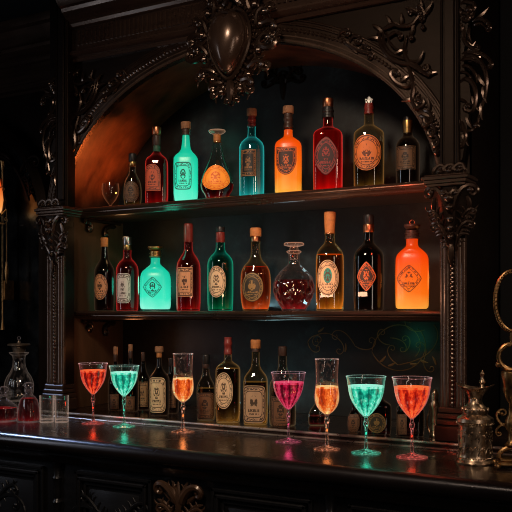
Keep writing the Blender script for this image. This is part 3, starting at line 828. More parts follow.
CR = {'A': (80,100,3.938), 'B': (190,90,3.938), 'C': (310,80,3.938), 'D': (80,205,3.938), 'E': (200,205,3.938), 'F': (310,205,3.938),
      'G': (70,330,3.938), 'H': (180,330,3.938), 'I': (300,340,3.938), 'J': (0,320,3.938), 'K': (135,335,5.12), 'N': (335,380,5.12), 'P': (0,0,1.0), 'Q': (445,330,3.413), 'R': (100,335,5.68)}
def interp(rows, z):
    if z <= rows[0][0]: return rows[0][1]
    for (z0, r0), (z1, r1) in zip(rows, rows[1:]):
        if z <= z1: return r0 + (r1-r0)*((z-z0)/(z1-z0) if z1 > z0 else 0)
    return rows[-1][1]
def smooth_rows(rows, k=3, sharp=False):
    """Catmull-Rom refinement of (z,r) rows"""
    out = []
    for i in range(len(rows)-1):
        p0 = rows[max(0, i-1)]; p1 = rows[i]; p2 = rows[i+1]; p3 = rows[min(len(rows)-1, i+2)]
        for j in range(k):
            t = j/k
            def cr(a, b, c, d): return .5*((2*b)+(-a+c)*t+(2*a-5*b+4*c-d)*t*t+(-a+3*b-3*c+d)*t**3)
            z = p1[0]+(p2[0]-p1[0])*t; r = cr(p0[1], p1[1], p2[1], p3[1])
            lo, hi = min(p1[1], p2[1]), max(p1[1], p2[1]); r = max(lo*.97, min(hi*1.03, r))
            out.append((z, r))
    out.append(rows[-1]); return out
class Body:
    def __init__(s, rows, sq=2.0, dr=1.0):
        s.rows = rows; s.sq = sq; s.dr = dr; s.rm = max(r for z, r in rows)
    def pt(s, th, z, off=0.0, r=None):    # th = 0 faces the viewer side (-Y local)
        r = interp(s.rows, z) if r is None else r
        k = max(0, min(1, (r/s.rm-.55)/.3)); n = 2 + (s.sq-2)*k; d = 1 + (s.dr-1)*k
        a, b = abs(sin(th)), abs(cos(th))
        q = 1/((a**n + b**n)**(1/n))
        x, y = r*q*sin(th), -r*q*cos(th)*d
        if off:
            l = hypot(x, y) or 1; x += off*x/l; y += off*y/l
        return (x, y, z)
def body_mesh(B, rows, n=32, inset=0.0, flute=None, uvn=None, captop=True, capbot=True):
    m = MB(); rings = []; uv = []
    z0, z1 = rows[0][0], rows[-1][0]
    for z, r in rows:
        ring = []
        for j in range(n + (1 if uvn else 0)):
            th = 2*pi*j/n; rr = max(.0008, r-inset)
            if flute: rr *= flute(th, z)
            ring.append(B.pt(th, z, 0, rr)); uv.append((j/n, (z-z0)/(z1-z0)))
        rings.append(ring)
    if uvn:
        nn = n+1; vs = [p for r in rings for p in r]; fs = []
        for i in range(len(rings)-1):
            for j in range(n): fs.append((i*nn+j, i*nn+j+1, (i+1)*nn+j+1, (i+1)*nn+j))
        if capbot: fs.append(tuple(reversed(range(n))))
        if captop: fs.append(tuple((len(rings)-1)*nn+j for j in range(n)))
        m.add(vs, fs); m.uv[uvn] = uv
    else: m.ring_strip(rings, True, capbot, captop)
    return m
def bound(shape, phi):
    c, s = abs(cos(phi)), abs(sin(phi))
    if shape == 'oval': return 1.0
    if shape == 'rect': return 1/max(c, s)
    if shape == 'soft': return 1/((c**6+s**6)**(1/6))
    if shape == 'lozenge': return 1/((c**1.6+s**1.6)**(1/1.6))
    if shape == 'diamond': return 1/((c**1.25+s**1.25)**(1/1.25))
    if shape == 'arch': return 1/max(c, s) if sin(phi) < .25 else 1/((c**2.6+s**2.6)**(1/2.6))
    if shape == 'shield': return 1/max(c, s) if sin(phi) > 0 else 1/((c**2.2+s**1.5)**(1/1.85))
    return 1.0
def label_mesh(B, th0, hw, zc, hh, shape, off=.0007):
    m = MB(); uv1 = []; uv2 = []; vs = [B.pt(th0, zc, off)]; uv1.append((.5, .5)); uv2.append((0, 0)); fs = []
    NP, NR = 48, 6
    for i in range(1, NR+1):
        rho = i/NR
        for j in range(NP):
            ph = 2*pi*j/NP + (pi/4 if shape in ('rect',) else 0); b = bound(shape, ph)
            x, y = rho*b*cos(ph), rho*b*sin(ph)
            vs.append(B.pt(th0 + hw*x, zc + hh*y, off)); uv1.append((x*.5+.5, y*.5+.5)); uv2.append((rho, j/NP))
    for j in range(NP): fs.append((0, 1+j, 1+(j+1) % NP))
    for i in range(NR-1):
        for j in range(NP):
            a = 1+i*NP+j; b = 1+i*NP+(j+1) % NP; fs.append((a, a+NP, b+NP, b))
    m.add(vs, fs); m.uv['flat'] = uv1; m.uv['ring'] = uv2
    return m

def bottle(name, label, cat, crop, cx, Y, zb, rows, glass, liq=None, fill=None, caps=(), labs=(), sq=2.0, dr=1.0, yaw=0.0, group=None, seg=3, glabel=None, n=32, extra=None, capname=None):
    """rows: (y, width) of the glass outline read down the photograph's crop; the base stands on the plane zb at depth Y"""
    ox, oy, k = CR[crop]; px = ox + cx/k
    X = px_x(px, Y); d = depth(X, Y); sc = d/FPX
    def zz(yc): return CZ - zb + (HOR-(oy+yc/k))*sc
    rr = [(zz(y), w/k*sc/2) for y, w in rows]; rr.reverse()
    if rr[0][0] > .0005: rr = [(0.0, rr[0][1])] + rr[1:] if rr[0][0] < .012 else [(0.0, rr[0][1])] + rr
    elif rr[0][0] < 0: rr = [(0.0, interp(rr, 0.0))] + [q for q in rr if q[0] > .002]
    # facing: toward the camera, then turned by yaw (degrees, + turns the face toward the near end of the bar)
    face = atan2(-X, Y) if False else atan(X/Y)
    T = thing(name, label, cat, (X, Y, zb+.0014), -face + radians(yaw), group)
    rs = smooth_rows(rr, seg)
    r0 = rs[0][1]; ch = min(.004, r0*.15)
    full = [(0.0, r0-ch), (ch*.35, r0-ch*.3)] + [q for q in rs if q[0] > ch]
    B = Body(full, sq, dr)
    g = body_mesh(B, full, n, 0).build('glass_body', glass, T, sharp=50)
    if glabel: g['label'] = glabel
    if liq:
        zf = zz(fill) if fill is not None else full[-1][0]-.004
        lr = [(.005, interp(full, .005)*.93)] + [(z, r) for z, r in full if .007 < z < zf-.001] + [(zf, interp(full, zf))]
        body_mesh(B, lr, n, .0018).build('liquid', liq, T, sharp=50)
    for c in caps:
        nm, y0, y1, w, mt = c[:5]; r = w/k*sc/2; a, b = zz(y1), zz(y0); h = b-a
        style = c[5] if len(c) > 5 else 'plain'
        m = MB()
        if style == 'disc': pr = [(r*.45, a), (r*.8, a+h*.35), (r, a+h*.65), (r, a+h*.9), (r*.93, b)]
        elif style == 'ball': pr = [(r*max(.12, sin(pi*(i+.6)/9.2)), a+h*(1-cos(pi*(i+.6)/9.2))/2) for i in range(9)]
        elif style == 'taper': pr = [(r*.82, a), (r*.86, a+h*.2), (r, b-h*.12), (r*.95, b)]
        elif style == 'ringed': pr = [(r, a), (r, a+h*.2), (r*.9, a+h*.24), (r*.9, a+h*.5), (r, a+h*.54), (r, a+h*.7), (r*.88, a+h*.75), (r*.88, b)]
        else: pr = [(r*.94, a), (r, a+h*.06), (r, b-h*.14), (r*.96, b-h*.04), (r*.85, b)]
        m.lathe(pr, 20); o = m.build(nm, mt, T, sharp=40)
    for (lx, ly, w, h, shape, mt) in labs:
        zc = zz(ly); r = interp(full, zc); dx = (lx-cx)/k*sc
        hw = asin(min(.97, w/k*sc/2/r*1.0)); th0 = asin(max(-.8, min(.8, dx/r))) - radians(yaw)
        label_mesh(B, th0, hw, zc, h/k*sc/2, shape).build('paper_label' if not mt.name.startswith('dark_print') else 'printed_emblem', mt, T, recalc=False)
    if extra: extra(T, zz, sc, k, B)
    return T

# ---------------------------------------------------------------- upper shelf
UP = 'bottles on the upper shelf'; MID = 'bottles on the middle shelf'; LOW = 'bottles on the step behind the counter'
Y1 = 2.50
bottle('liquor_bottle', 'small stubby amber bottle with round label beside the empty glass', 'bottle', 'A', 207, Y1, SH2,
       [(258,24),(285,26),(300,36),(318,56),(345,68),(385,70),(405,66),(414,60)], G['smoke'], L['pale_amber'], 330,
       [('stopper', 213, 245, 32, CAP['black']), ('neck_ring', 245, 262, 28, CAP['gold'])], [(199,365,60,82,'oval',LB['dull'])], dr=.75, group=UP)
bottle('liquor_bottle', 'square shouldered red bottle with arched orange label and copper cap', 'bottle', 'A', 302, Y1, SH2,
       [(178,26),(206,28),(216,40),(232,74),(246,86),(300,88),(412,88)], G['red'], L['red_dim'], 240,
       [('cap', 108, 140, 36, CAP['copper']), ('capsule', 140, 182, 33, CAP['brown']), ('neck_band', 182, 206, 30, CAP['green'])], [(285,312,56,104,'arch',LB['orange_red'])], 4.0, .8, -6, UP)
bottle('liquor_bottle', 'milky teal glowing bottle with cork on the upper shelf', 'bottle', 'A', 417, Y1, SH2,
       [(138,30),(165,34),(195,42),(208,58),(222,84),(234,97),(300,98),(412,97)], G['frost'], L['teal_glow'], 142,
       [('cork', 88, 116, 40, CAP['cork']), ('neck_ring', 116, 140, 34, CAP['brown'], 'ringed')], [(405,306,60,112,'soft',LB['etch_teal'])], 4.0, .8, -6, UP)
bottle('decanter', 'teardrop glass decanter with flat stopper and half orange label', 'decanter', 'B', 107, Y1, SH2,
       [(203,32),(216,36),(245,46),(280,66),(315,94),(345,118),(372,130),(395,124),(415,100),(426,84)], G['clear'], L['red_dim'], 372,
       [('stopper', 160, 178, 66, G['stopper'], 'disc'), ('cork', 178, 208, 30, CAP['amber_cork'])], [(100,352,104,98,'oval',LB['orange_bright'])], 2.0, .7, 0, UP)
bottle('liquor_bottle', 'dark teal bottle with cork and black square label', 'bottle', 'B', 243, Y1, SH2,
       [(145,34),(152,30),(186,34),(196,58),(210,84),(226,97),(300,98),(408,98)], G['teal'], L['teal_dark'], 218,
       [('cork', 75, 105, 40, CAP['cork']), ('capsule', 105, 146, 34, CAP['red'], 'ringed')], [(228,296,62,106,'rect',LB['black_gold'])], 2.0, 1, 0, UP)
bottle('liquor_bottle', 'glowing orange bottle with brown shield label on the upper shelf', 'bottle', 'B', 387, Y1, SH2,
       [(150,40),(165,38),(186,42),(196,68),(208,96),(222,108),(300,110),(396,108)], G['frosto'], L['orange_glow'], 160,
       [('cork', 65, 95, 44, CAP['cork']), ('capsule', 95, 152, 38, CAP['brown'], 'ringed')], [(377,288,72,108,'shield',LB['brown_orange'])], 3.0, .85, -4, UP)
bottle('liquor_bottle', 'bright red square bottle with copper cap and dark shield print', 'bottle', 'C', 71, Y1, SH2,
       [(150,36),(172,38),(188,44),(200,84),(212,108),(224,113),(300,114),(420,112)], G['red'], L['red'], 205,
       [('cap', 75, 110, 43, CAP['copper']), ('capsule', 110, 152, 48, CAP['black'], 'ringed')], [(62,308,78,148,'lozenge',LB['dark_red'])], 4.5, .8, -5, UP)
def filigree_stop(T, zz, sc, k, B):
    m = MB(); mp = lambda u, v, h: (u, -h, v)
    z0 = zz(95); w = 22/k*sc
    for sg in (1, -1):
        q = (lambda u, v, h, sg=sg: (sg*u, -h, v))
        vol(m, q, 0, z0, 65, .028, 20, -150, .0016, .001, 16); vol(m, q, 0, z0, 85, .030, -20, 160, .0016, .001, 16)
        vol(m, q, .002, z0, 25, .018, 20, 170, .0014, .001, 14)
    m.ball((0, 0, z0+.022), .003); m.build('filigree_stopper', CAP['silver'], T)
bottle('liquor_bottle', 'clear bottle with large oval orange label and silver filigree stopper', 'bottle', 'C', 232, Y1, SH2,
       [(133,36),(150,34),(178,40),(190,70),(204,106),(216,118),(300,119),(398,118)], G['gold_clear'], L['pale_amber'], 250,
       [('neck_band', 95, 136, 38, CAP['red'], 'ringed')], [(222,295,98,140,'oval',LB['orange'])], 2.6, .8, -4, UP, extra=filigree_stop)
bottle('liquor_bottle', 'black bottle with gold neck foil half hidden by the arch', 'bottle', 'C', 385, Y1+.02, SH2,
       [(212,38),(224,42),(238,72),(258,92),(300,94),(405,92)], G['dark'], L['black'], 260,
       [('cap', 148, 162, 32, CAP['black']), ('neck_foil', 162, 222, 40, CAP['gold'], 'taper')], [(374,315,74,92,'rect',LB['dull'])], 2, 1, 0, UP)
# ---------------------------------------------------------------- middle shelf
Y2 = 2.50
bottle('liquor_bottle', 'dark wine bottle with orange cap and oval tan label', 'bottle', 'D', 96, Y2, SH1,
       [(164,24),(190,27),(215,32),(232,52),(250,72),(268,80),(340,80),(412,78)], G['dark'], L['black'], 260,
       [('cap', 130, 166, 30, CAP['amber_cork'])], [(78,325,56,100,'oval',LB['rose'])], 2, 1, 0, MID)
bottle('liquor_bottle', 'round shouldered dark red bottle with silver cap and white label', 'bottle', 'D', 186, Y2, SH1,
       [(178,32),(200,31),(213,36),(226,60),(242,80),(258,87),(340,88),(412,86)], G['red'], L['dark_red'], 224,
       [('cap', 127, 160, 34, CAP['silver']), ('neck_band', 160, 180, 32, CAP['gold'])], [(167,330,60,116,'soft',LB['white'])], 2, 1, 0, MID)
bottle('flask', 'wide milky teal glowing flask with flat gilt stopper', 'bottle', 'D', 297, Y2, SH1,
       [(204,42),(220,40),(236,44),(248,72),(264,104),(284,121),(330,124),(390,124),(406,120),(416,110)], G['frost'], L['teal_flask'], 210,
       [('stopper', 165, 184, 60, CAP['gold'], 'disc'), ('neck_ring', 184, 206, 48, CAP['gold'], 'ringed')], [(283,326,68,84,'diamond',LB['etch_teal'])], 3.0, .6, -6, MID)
bottle('liquor_bottle', 'tall red bottle with red foil neck and tan square label', 'bottle', 'D', 427, Y2, SH1,
       [(145,32),(165,32),(186,38),(205,62),(225,84),(245,93),(330,95),(416,94)], G['red'], L['red_dim'], 236,
       [('neck_foil', 75, 148, 37, CAP['red'])], [(411,306,62,114,'rect',LB['rose'])], 2, 1, 0, MID)
bottle('liquor_bottle', 'green bottle with black cap and cream oval label', 'bottle', 'E', 80, Y2, SH1,
       [(148,34),(172,36),(186,44),(202,74),(218,94),(236,101),(320,102),(417,100)], G['green'], L['green'], 200,
       [('cap', 88, 108, 36, CAP['black']), ('neck_foil', 108, 150, 36, CAP['red'])], [(64,305,70,122,'oval',LB['cream'])], 2, 1, 0, MID)
bottle('liquor_bottle', 'pear shaped brandy bottle with wide cork and dark oval label', 'bottle', 'E', 219, Y2, SH1,
       [(142,36),(170,35),(205,40),(224,60),(240,90),(262,112),(300,120),(345,120),(385,114),(416,102)], G['gold_clear'], L['brandy'], 244,
       [('cork', 92, 126, 46, CAP['amber_cork']), ('neck_band', 126, 146, 38, CAP['copper'])], [(204,326,84,114,'oval',LB['olive'])], 2, .8, 0, MID)
bottle('liquor_bottle', 'clear amber bottle with tall cork and teal badge on oval label', 'bottle', 'F', 78, Y2, SH1,
       [(112,44),(120,38),(150,42),(164,66),(182,94),(204,109),(300,111),(416,110)], G['gold_clear'], L['amber'], 196,
       [('cork', 30, 114, 47, CAP['amber_cork'], 'taper')], [(70,290,76,140,'oval',LB['teal_badge'])], 2.6, .85, 0, MID)
bottle('liquor_bottle', 'black bottle with copper neck band and dark shield label', 'bottle', 'F', 231, Y2, SH1,
       [(108,40),(135,36),(150,42),(166,72),(186,104),(206,117),(300,119),(414,117)], G['dark'], L['black'], 200,
       [('cap', 40, 78, 40, CAP['black']), ('neck_band', 78, 110, 43, CAP['copper'])], [(222,285,72,118,'diamond',LB['brown_orange'])], 2.3, .9, 0, MID)
def ring_top(T, zz, sc, k, B):
    m = MB(); z0 = zz(78); r = 9/k*sc
    m.tube([(r*cos(a), 0, z0+r*.9+r*sin(a)) for a in [2*pi*i/16 for i in range(17)]], .0012, 6); m.build('ring_pull', CAP['copper'], T)
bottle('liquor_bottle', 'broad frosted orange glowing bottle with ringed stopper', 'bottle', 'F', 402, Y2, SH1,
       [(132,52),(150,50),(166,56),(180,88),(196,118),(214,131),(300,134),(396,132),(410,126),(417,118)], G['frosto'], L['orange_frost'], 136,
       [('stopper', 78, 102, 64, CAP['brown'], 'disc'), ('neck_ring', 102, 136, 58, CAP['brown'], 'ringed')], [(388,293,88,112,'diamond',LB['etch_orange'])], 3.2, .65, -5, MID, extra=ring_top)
# ---- cut glass decanter with garnet liqueur
def cut(B, rows, amp=.045, nu=11, nv=9):
    z0, z1 = rows[0][0], rows[-1][0]
    def f(th, z):
        s = (z-z0)/(z1-z0)
        a = (th/(2*pi)*nu + s*nv/2) % 1; b = (th/(2*pi)*nu - s*nv/2) % 1
        w = max(0, min(1, 1.6*(1-s)/.9)) if s > .1 else s/.1
        return 1 - amp*w*(max(1-2*abs(a-.5), 1-2*abs(b-.5))-.5)
    return f
def cut_decanter():
    ox, oy, k = CR['E']; cx = 370; X = px_x(ox+cx/k, Y2); d = depth(X, Y2); sc = d/FPX
    zz = lambda yc: CZ - SH1 + (HOR-(oy+yc/k))*sc
    T = thing('decanter', 'cut crystal decanter half full of garnet liqueur on the middle shelf', 'decanter', (X, Y2, SH1+.0014), 0, MID)
    rows = [(zz(y), w/k*sc/2) for y, w in [(186,56),(192,46),(210,42),(235,48),(248,76),(262,106),(282,136),(305,156),(330,164),(355,156),(380,134),(400,110),(416,96)]]; rows.reverse(); rows[0] = (0, rows[0][1])
    rs = smooth_rows(rows, 4); B = Body(rs); fz = zz(250)
    f0 = cut(B, rs, .10); fl = lambda th, z: f0(th, z) if z < fz else 1.0
    body_mesh(B, rs, 88, 0, fl).build('glass_body', thin_glass('cut_crystal', (.85,.82,.80), (.40,.36,.34), .02, 1.6, glow=(.85,.5,.4), gs=.10, painted_glint=.012, sscale=60), T, sharp=20)
    zf = zz(297); lr = [(.006, interp(rs, .006)*.92)] + [q for q in rs if .008 < q[0] < zf] + [(zf, interp(rs, zf))]
    body_mesh(B, lr, 88, .003, fl).build('liquid', L['garnet'], T, sharp=20)
    r_ = .5/k*sc; m = MB(); m.lathe([(30*r_, zz(215)), (36*r_, zz(186)), (34*r_, zz(172)), (30*r_, zz(167)), (62*r_, zz(163)), (80*r_, zz(160)), (80*r_, zz(153)), (70*r_, zz(150))], 20); m.lathe([(48*r_, zz(192)), (58*r_, zz(188)), (58*r_, zz(184)), (48*r_, zz(181))], 20)
    m.build('stopper', thin_glass('stopper_crystal', (.85,.7,.62), (.4,.25,.2), .05, 1.5, glow=(.9,.45,.28), gs=.5), T)
cut_decanter()
# ---- small empty glass at the end of the upper shelf
def empty_glass():
    ox, oy, k = CR['A']; cx = 120; X = px_x(ox+cx/k, Y1); d = depth(X, Y1); sc = d/FPX
    zz = lambda yc: CZ - SH2 + (HOR-(oy+yc/k))*sc
    T = thing('tulip_glass', 'small empty tulip glass at the end of the upper shelf', 'glass', (X, Y1, SH2+.0014))
    gm = thin_glass('rose_tinted_glass', (.88,.84,.82), (.35,.2,.15), .03, 1.6, glow=(.9,.3,.12), gs=.22)
    m = MB(); pr = [(w/k*sc/2, zz(y)) for y, w in [(416,8),(408,20),(395,42),(375,62),(355,69),(338,66),(330,64)]]
    m.lathe(pr, 24, (0,0,0), True, False); m.build('bowl', gm, T)
    m = MB(); zb = zz(416); m.lathe([(.017, 0), (.017, .0015), (.006, .004), (.0035, .008), (.0035, zb-.003), (.006, zb)], 20); m.build('stem_and_foot', gm, T)
empty_glass()
# ---------------------------------------------------------------- bottles standing on the step
def low(*a, **k): return bottle(*a, group=LOW, **k)
low('liquor_bottle', 'slim dark bottle behind the red goblet, farthest along the step', 'bottle', 'R', 88, 2.44, STEP,
    [(150,22),(200,26),(225,44),(250,74),(280,84),(420,84),(470,82)], G['dark'], L['black'], 300, [('cap', 68, 112, 24, CAP['cork']), ('neck_foil', 112, 152, 24, CAP['brown'])], [(80,385,50,100,'rect',LB['dull'])])
low('liquor_bottle', 'dark bottle behind the small teal goblet, brown cork showing above it', 'bottle', 'R', 174, 2.44, STEP,
    [(130,24),(190,28),(215,46),(240,80),(270,90),(420,90),(470,88)], G['dark'], L['black'], 300, [('cap', 55, 92, 26, CAP['cork']), ('neck_foil', 92, 135, 26, CAP['brown'])], [(168,388,56,86,'rect',LB['dull'])])
low('liquor_bottle', 'thin necked dark bottle with plain tan label beside the cork topped one', 'bottle', 'R', 246, 2.50, STEP,
    [(150,22),(185,28),(212,40),(238,66),(262,76),(420,76),(455,74)], G['dark'], L['black'], 300, [('cap', 100, 155, 22, CAP['brown'])], [(238,335,62,140,'rect',LB['cream_dark'])])
low('liquor_bottle', 'dark bottle with cork and big oval beige label behind the counter step', 'bottle', 'K', 124, 2.40, STEP,
    [(112,24),(160,28),(178,42),(196,66),(215,96),(235,104),(330,104),(420,102)], G['dark'], L['black'], 250, [('cork', 60, 90, 44, CAP['cork']), ('neck_foil', 90, 116, 28, CAP['amber_cork'])], [(110,305,84,178,'soft',LB['cream'])])
low('liquor_bottle', 'dark bottle with square tan label half behind the champagne flute', 'bottle', 'K', 184, 2.47, STEP,
    [(158,24),(195,30),(215,50),(235,76),(255,80),(420,80)], G['dark'], L['black'], 300, [('cap', 120, 162, 26, CAP['black'])], [(176,312,62,118,'rect',LB['dull'])])
low('liquor_bottle', 'short pale bottle with sloping shoulders and oval emblem label', 'bottle', 'H', 102, 2.37, STEP,
    [(150,26),(170,28),(190,40),(210,60),(230,72),(300,72),(372,70)], G['smoke'], L['pale_amber'], 230, [('cap', 97, 135, 32, CAP['black']), ('neck_ring', 135, 152, 28, CAP['brown'])], [(98,298,62,104,'soft',LB['dull'])], sq=3, dr=.8)
low('liquor_bottle', 'tall clear amber bottle with red wax neck and oval cream label', 'bottle', 'H', 189, 2.36, STEP,
    [(94,30),(112,28),(124,34),(138,70),(150,90),(164,94),(280,94),(380,93)], G['gold_clear'], L['pale_amber'], 152, [('neck_wax', 30, 97, 33, CAP['red'], 'ringed')], [(172,237,62,142,'oval',LB['cream'])], sq=4, dr=.85, yaw=-8)
low('liquor_bottle', 'clear bottle with orange cork and tall grey label with round emblem', 'bottle', 'H', 298, 2.36, STEP,
    [(84,30),(110,29),(145,36),(165,58),(184,84),(204,93),(290,94),(386,93)], G['gold_clear'], L['pale_amber'], 205, [('cork', 40, 74, 40, CAP['amber_cork']), ('neck_ring', 74, 88, 32, CAP['brown'])], [(290,290,74,146,'soft',LB['grey'])], sq=4, dr=.85, yaw=-6)
low('liquor_bottle', 'black bottle with dark red cap hidden behind the pink goblet', 'bottle', 'H', 404, 2.38, STEP,
    [(100,32),(150,36),(180,60),(205,94),(230,104),(300,106),(392,104)], G['smoke'], L['black'], 230, [('cap', 66, 104, 34, CAP['brown'])], [(396,320,76,120,'rect',LB['dull'])])
low('liquor_bottle', 'small dark faceted bottle behind the flute near the pink goblet', 'bottle', 'P', 317, 2.44, STEP,
    [(400,5),(405,6),(410,13),(416,17),(432,17)], G['smoke'], L['dark_red'], 416, [('stopper', 393, 401, 7, CAP['black'], 'ball')], [], sq=3, dr=.9)
low('liquor_bottle', 'squat dark bottle with slanted brown label behind the big teal goblet', 'bottle', 'N', 100, 2.38, STEP,
    [(120,26),(150,30),(172,48),(192,70),(300,72)], G['dark'], L['black'], 200, [('cap', 92, 124, 30, CAP['brown'])], [(94,225,52,100,'shield',LB['dull'])], sq=4, dr=.8)
low('liquor_bottle', 'square black bottle with round emblem right behind the big teal goblet', 'bottle', 'N', 222, 2.36, STEP,
    [(60,40),(90,42),(108,70),(126,120),(140,130),(310,130)], G['dark'], L['dark_red'], 300, [('cap', 30, 64, 44, CAP['black'])], [(214,218,80,104,'oval',LB['olive'])], sq=5, dr=.7)
low('liquor_bottle', 'square dark bottle with narrow upright lettering strip behind the red goblet', 'bottle', 'N', 385, 2.37, STEP,
    [(70,40),(100,42),(120,80),(140,130),(160,142),(318,142)], G['dark'], L['black'], 300, [('cap', 40, 74, 44, CAP['black'])], [(350,225,40,106,'rect',LB['dull'])], sq=5, dr=.7)

# ================================================================== FILLED GLASSES ON THE COUNTER
GLOWS = []
def goblet(name, label, crop, cx, foot_y, rim_y, bowl_rows, liq_y, liq, tint, glowc, foot_w, gs=.30, flutes=11, bulge=15, stem_w=9, group='filled cocktail glasses on the counter', bowl_em=.03):
    ox, oy, k = CR[crop]; X, Y = on_level(ox+cx/k, oy+foot_y/k, CTOP); d = depth(X, Y); sc = d/FPX
    zz = lambda yc: CZ - CTOP + (HOR-(oy+yc/k))*sc
    R = lambda w: w/k*sc/2
    T = thing(name, label, 'glass', (X, Y, CTOP+.0005), 0, group)
    rows = [(zz(y), R(w)) for y, w in bowl_rows]; rows.reverse()
    rs = smooth_rows(rows, 4); B = Body(rs)
    z0, z1 = rs[0][0], rs[-1][0]
    def fl(th, z):
        s = (z-z0)/(z1-z0); w = max(0, min(1, s*5))*max(0, min(1, (.93-s)*6))
        return 1 - .05*w*(1-abs(cos(flutes*th/2)))
    gm = thin_glass(name+'_crystal', (.93,.93,.93), tuple(.35+.3*x for x in tint), .02, 1.5, glow=tuple(.25+.75*x for x in tint), gs=gs*.9, painted_glint=.05, sscale=110)
    m = body_mesh(B, rs, 66, 0, fl, None, False, True); m.build('bowl', gm, T, sharp=25)
    # rim bead
    m = MB(); r1 = rs[-1][1]; m.tube([(r1*cos(2*pi*i/40), r1*sin(2*pi*i/40), z1) for i in range(41)], .0009, 5, 1, (0,0,1))
    m.build('rim', thin_glass(name+'_rim', (.8,.8,.8), (.5,.5,.5), .05, 3.0, glow=tuple(.5+.5*x for x in tint), gs=.8, painted_glint=.3), T)
    zl = zz(liq_y)
    lr = [(z0+.004, interp(rs, z0+.004)*.8)] + [q for q in rs if z0+.006 < q[0] < zl-.001] + [(zl, interp(rs, zl))]
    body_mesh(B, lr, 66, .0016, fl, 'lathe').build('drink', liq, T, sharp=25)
    sm = thin_glass(name+'_stem_crystal', (.75,.75,.75), tuple(.15+.3*x for x in tint), .03, 2.2, glow=tuple(min(1, .15+.9*x) for x in tint), gs=gs*1.4, painted_glint=1.0, sscale=140)
    rs_, rb, rf = R(stem_w), R(bulge), R(foot_w); h = z0
    m = MB()
    m.lathe([(rs_*1.5, .010), (rs_*1.05, .018), (rs_*.85, h*.35), (rs_*.85, h*.62), (rs_*1.0, h*.72), (rb*.95, h*.79), (rb*1.15, h*.85), (rb*.85, h*.91), (rs_*1.05, h*.955), (rs_*1.3, h*.985), (rs[0][1]*1.02, h+.001)], 16)
    m.build('stem', sm, T, sharp=60)
    m = MB(); m.lathe([(rf*.96, 0), (rf, .0008), (rf, .002), (rf*.75, .0042), (rf*.4, .0075), (rf*.16, .0115), (rs_*1.4, .0135)], 36)
    m.build('foot', thin_glass(name+'_foot_crystal', (.80,.80,.80), tuple(.25+.45*x for x in tint), .05, 1.4, glow=tuple(min(1, .12+.9*x) for x in tint), gs=gs*.45, painted_glint=.8, sscale=110), T, sharp=60)
    GLOWS.append((X, Y, CTOP, h, tint))
    return T
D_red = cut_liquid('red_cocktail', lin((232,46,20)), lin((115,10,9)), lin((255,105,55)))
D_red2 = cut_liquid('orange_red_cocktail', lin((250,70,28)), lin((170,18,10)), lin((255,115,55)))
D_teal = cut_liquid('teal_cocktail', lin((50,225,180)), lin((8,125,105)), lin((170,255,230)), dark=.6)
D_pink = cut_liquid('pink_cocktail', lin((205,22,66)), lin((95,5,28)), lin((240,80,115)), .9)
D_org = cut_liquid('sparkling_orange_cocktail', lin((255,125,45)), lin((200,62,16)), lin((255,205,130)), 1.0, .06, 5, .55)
def wine(c, w, yr, yb):   # goblet outline between rim y and bowl bottom y, rim width w
    h = yb-yr
    return [(yr, w), (yr+.10*h, w*.955), (yr+.22*h, w*.925), (yr+.42*h, w*.86), (yr+.60*h, w*.73), (yr+.76*h, w*.53), (yr+.88*h, w*.33), (yr+.96*h, w*.17), (yb, w*.09)]
RED, TEA, PNK, ORG = lin((240,60,30)), lin((50,225,180)), lin((225,60,110)), lin((255,140,70))
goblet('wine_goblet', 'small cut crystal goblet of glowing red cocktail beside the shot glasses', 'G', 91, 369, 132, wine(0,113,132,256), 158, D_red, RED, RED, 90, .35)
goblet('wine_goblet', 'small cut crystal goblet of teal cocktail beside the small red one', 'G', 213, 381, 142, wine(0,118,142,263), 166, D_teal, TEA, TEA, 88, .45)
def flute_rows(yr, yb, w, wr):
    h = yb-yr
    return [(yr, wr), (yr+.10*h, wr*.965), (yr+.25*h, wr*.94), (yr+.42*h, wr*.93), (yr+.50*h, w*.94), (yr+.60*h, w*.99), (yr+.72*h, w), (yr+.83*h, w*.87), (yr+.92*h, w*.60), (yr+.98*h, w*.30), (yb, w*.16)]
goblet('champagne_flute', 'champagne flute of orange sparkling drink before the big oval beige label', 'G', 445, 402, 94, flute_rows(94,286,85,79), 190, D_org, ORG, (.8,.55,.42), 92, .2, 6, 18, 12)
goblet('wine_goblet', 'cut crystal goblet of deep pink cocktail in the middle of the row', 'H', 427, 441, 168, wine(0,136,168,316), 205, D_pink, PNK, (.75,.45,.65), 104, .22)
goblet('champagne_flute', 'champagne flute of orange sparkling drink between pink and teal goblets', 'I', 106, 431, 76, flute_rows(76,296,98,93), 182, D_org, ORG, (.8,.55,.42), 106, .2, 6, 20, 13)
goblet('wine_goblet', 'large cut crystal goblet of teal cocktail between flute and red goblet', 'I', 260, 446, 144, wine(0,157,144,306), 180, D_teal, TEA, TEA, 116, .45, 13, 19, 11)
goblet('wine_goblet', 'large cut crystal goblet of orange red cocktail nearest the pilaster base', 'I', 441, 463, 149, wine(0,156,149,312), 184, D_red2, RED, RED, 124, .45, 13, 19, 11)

# ================================================================== LEFT END OF THE COUNTER
def counter_place(crop, cx, foot_y, z=CTOP):
    ox, oy, k = CR[crop]; X, Y = on_level(ox+cx/k, oy+foot_y/k, z); d = depth(X, Y); sc = d/FPX
    return X, Y, sc, k, (lambda yc: CZ - z + (HOR-(oy+yc/k))*sc)
gl_dec = thin_glass('decanter_crystal', (.72,.68,.66), (.22,.19,.17), .04, 1.8, glow=(.7,.52,.42), gs=.13, painted_glint=.06, sscale=45)
gl_small = thin_glass('small_decanter_crystal', (.85,.8,.8), (.4,.3,.3), .03, .7, glow=(.8,.6,.55), gs=.12, painted_glint=.02, sscale=70)
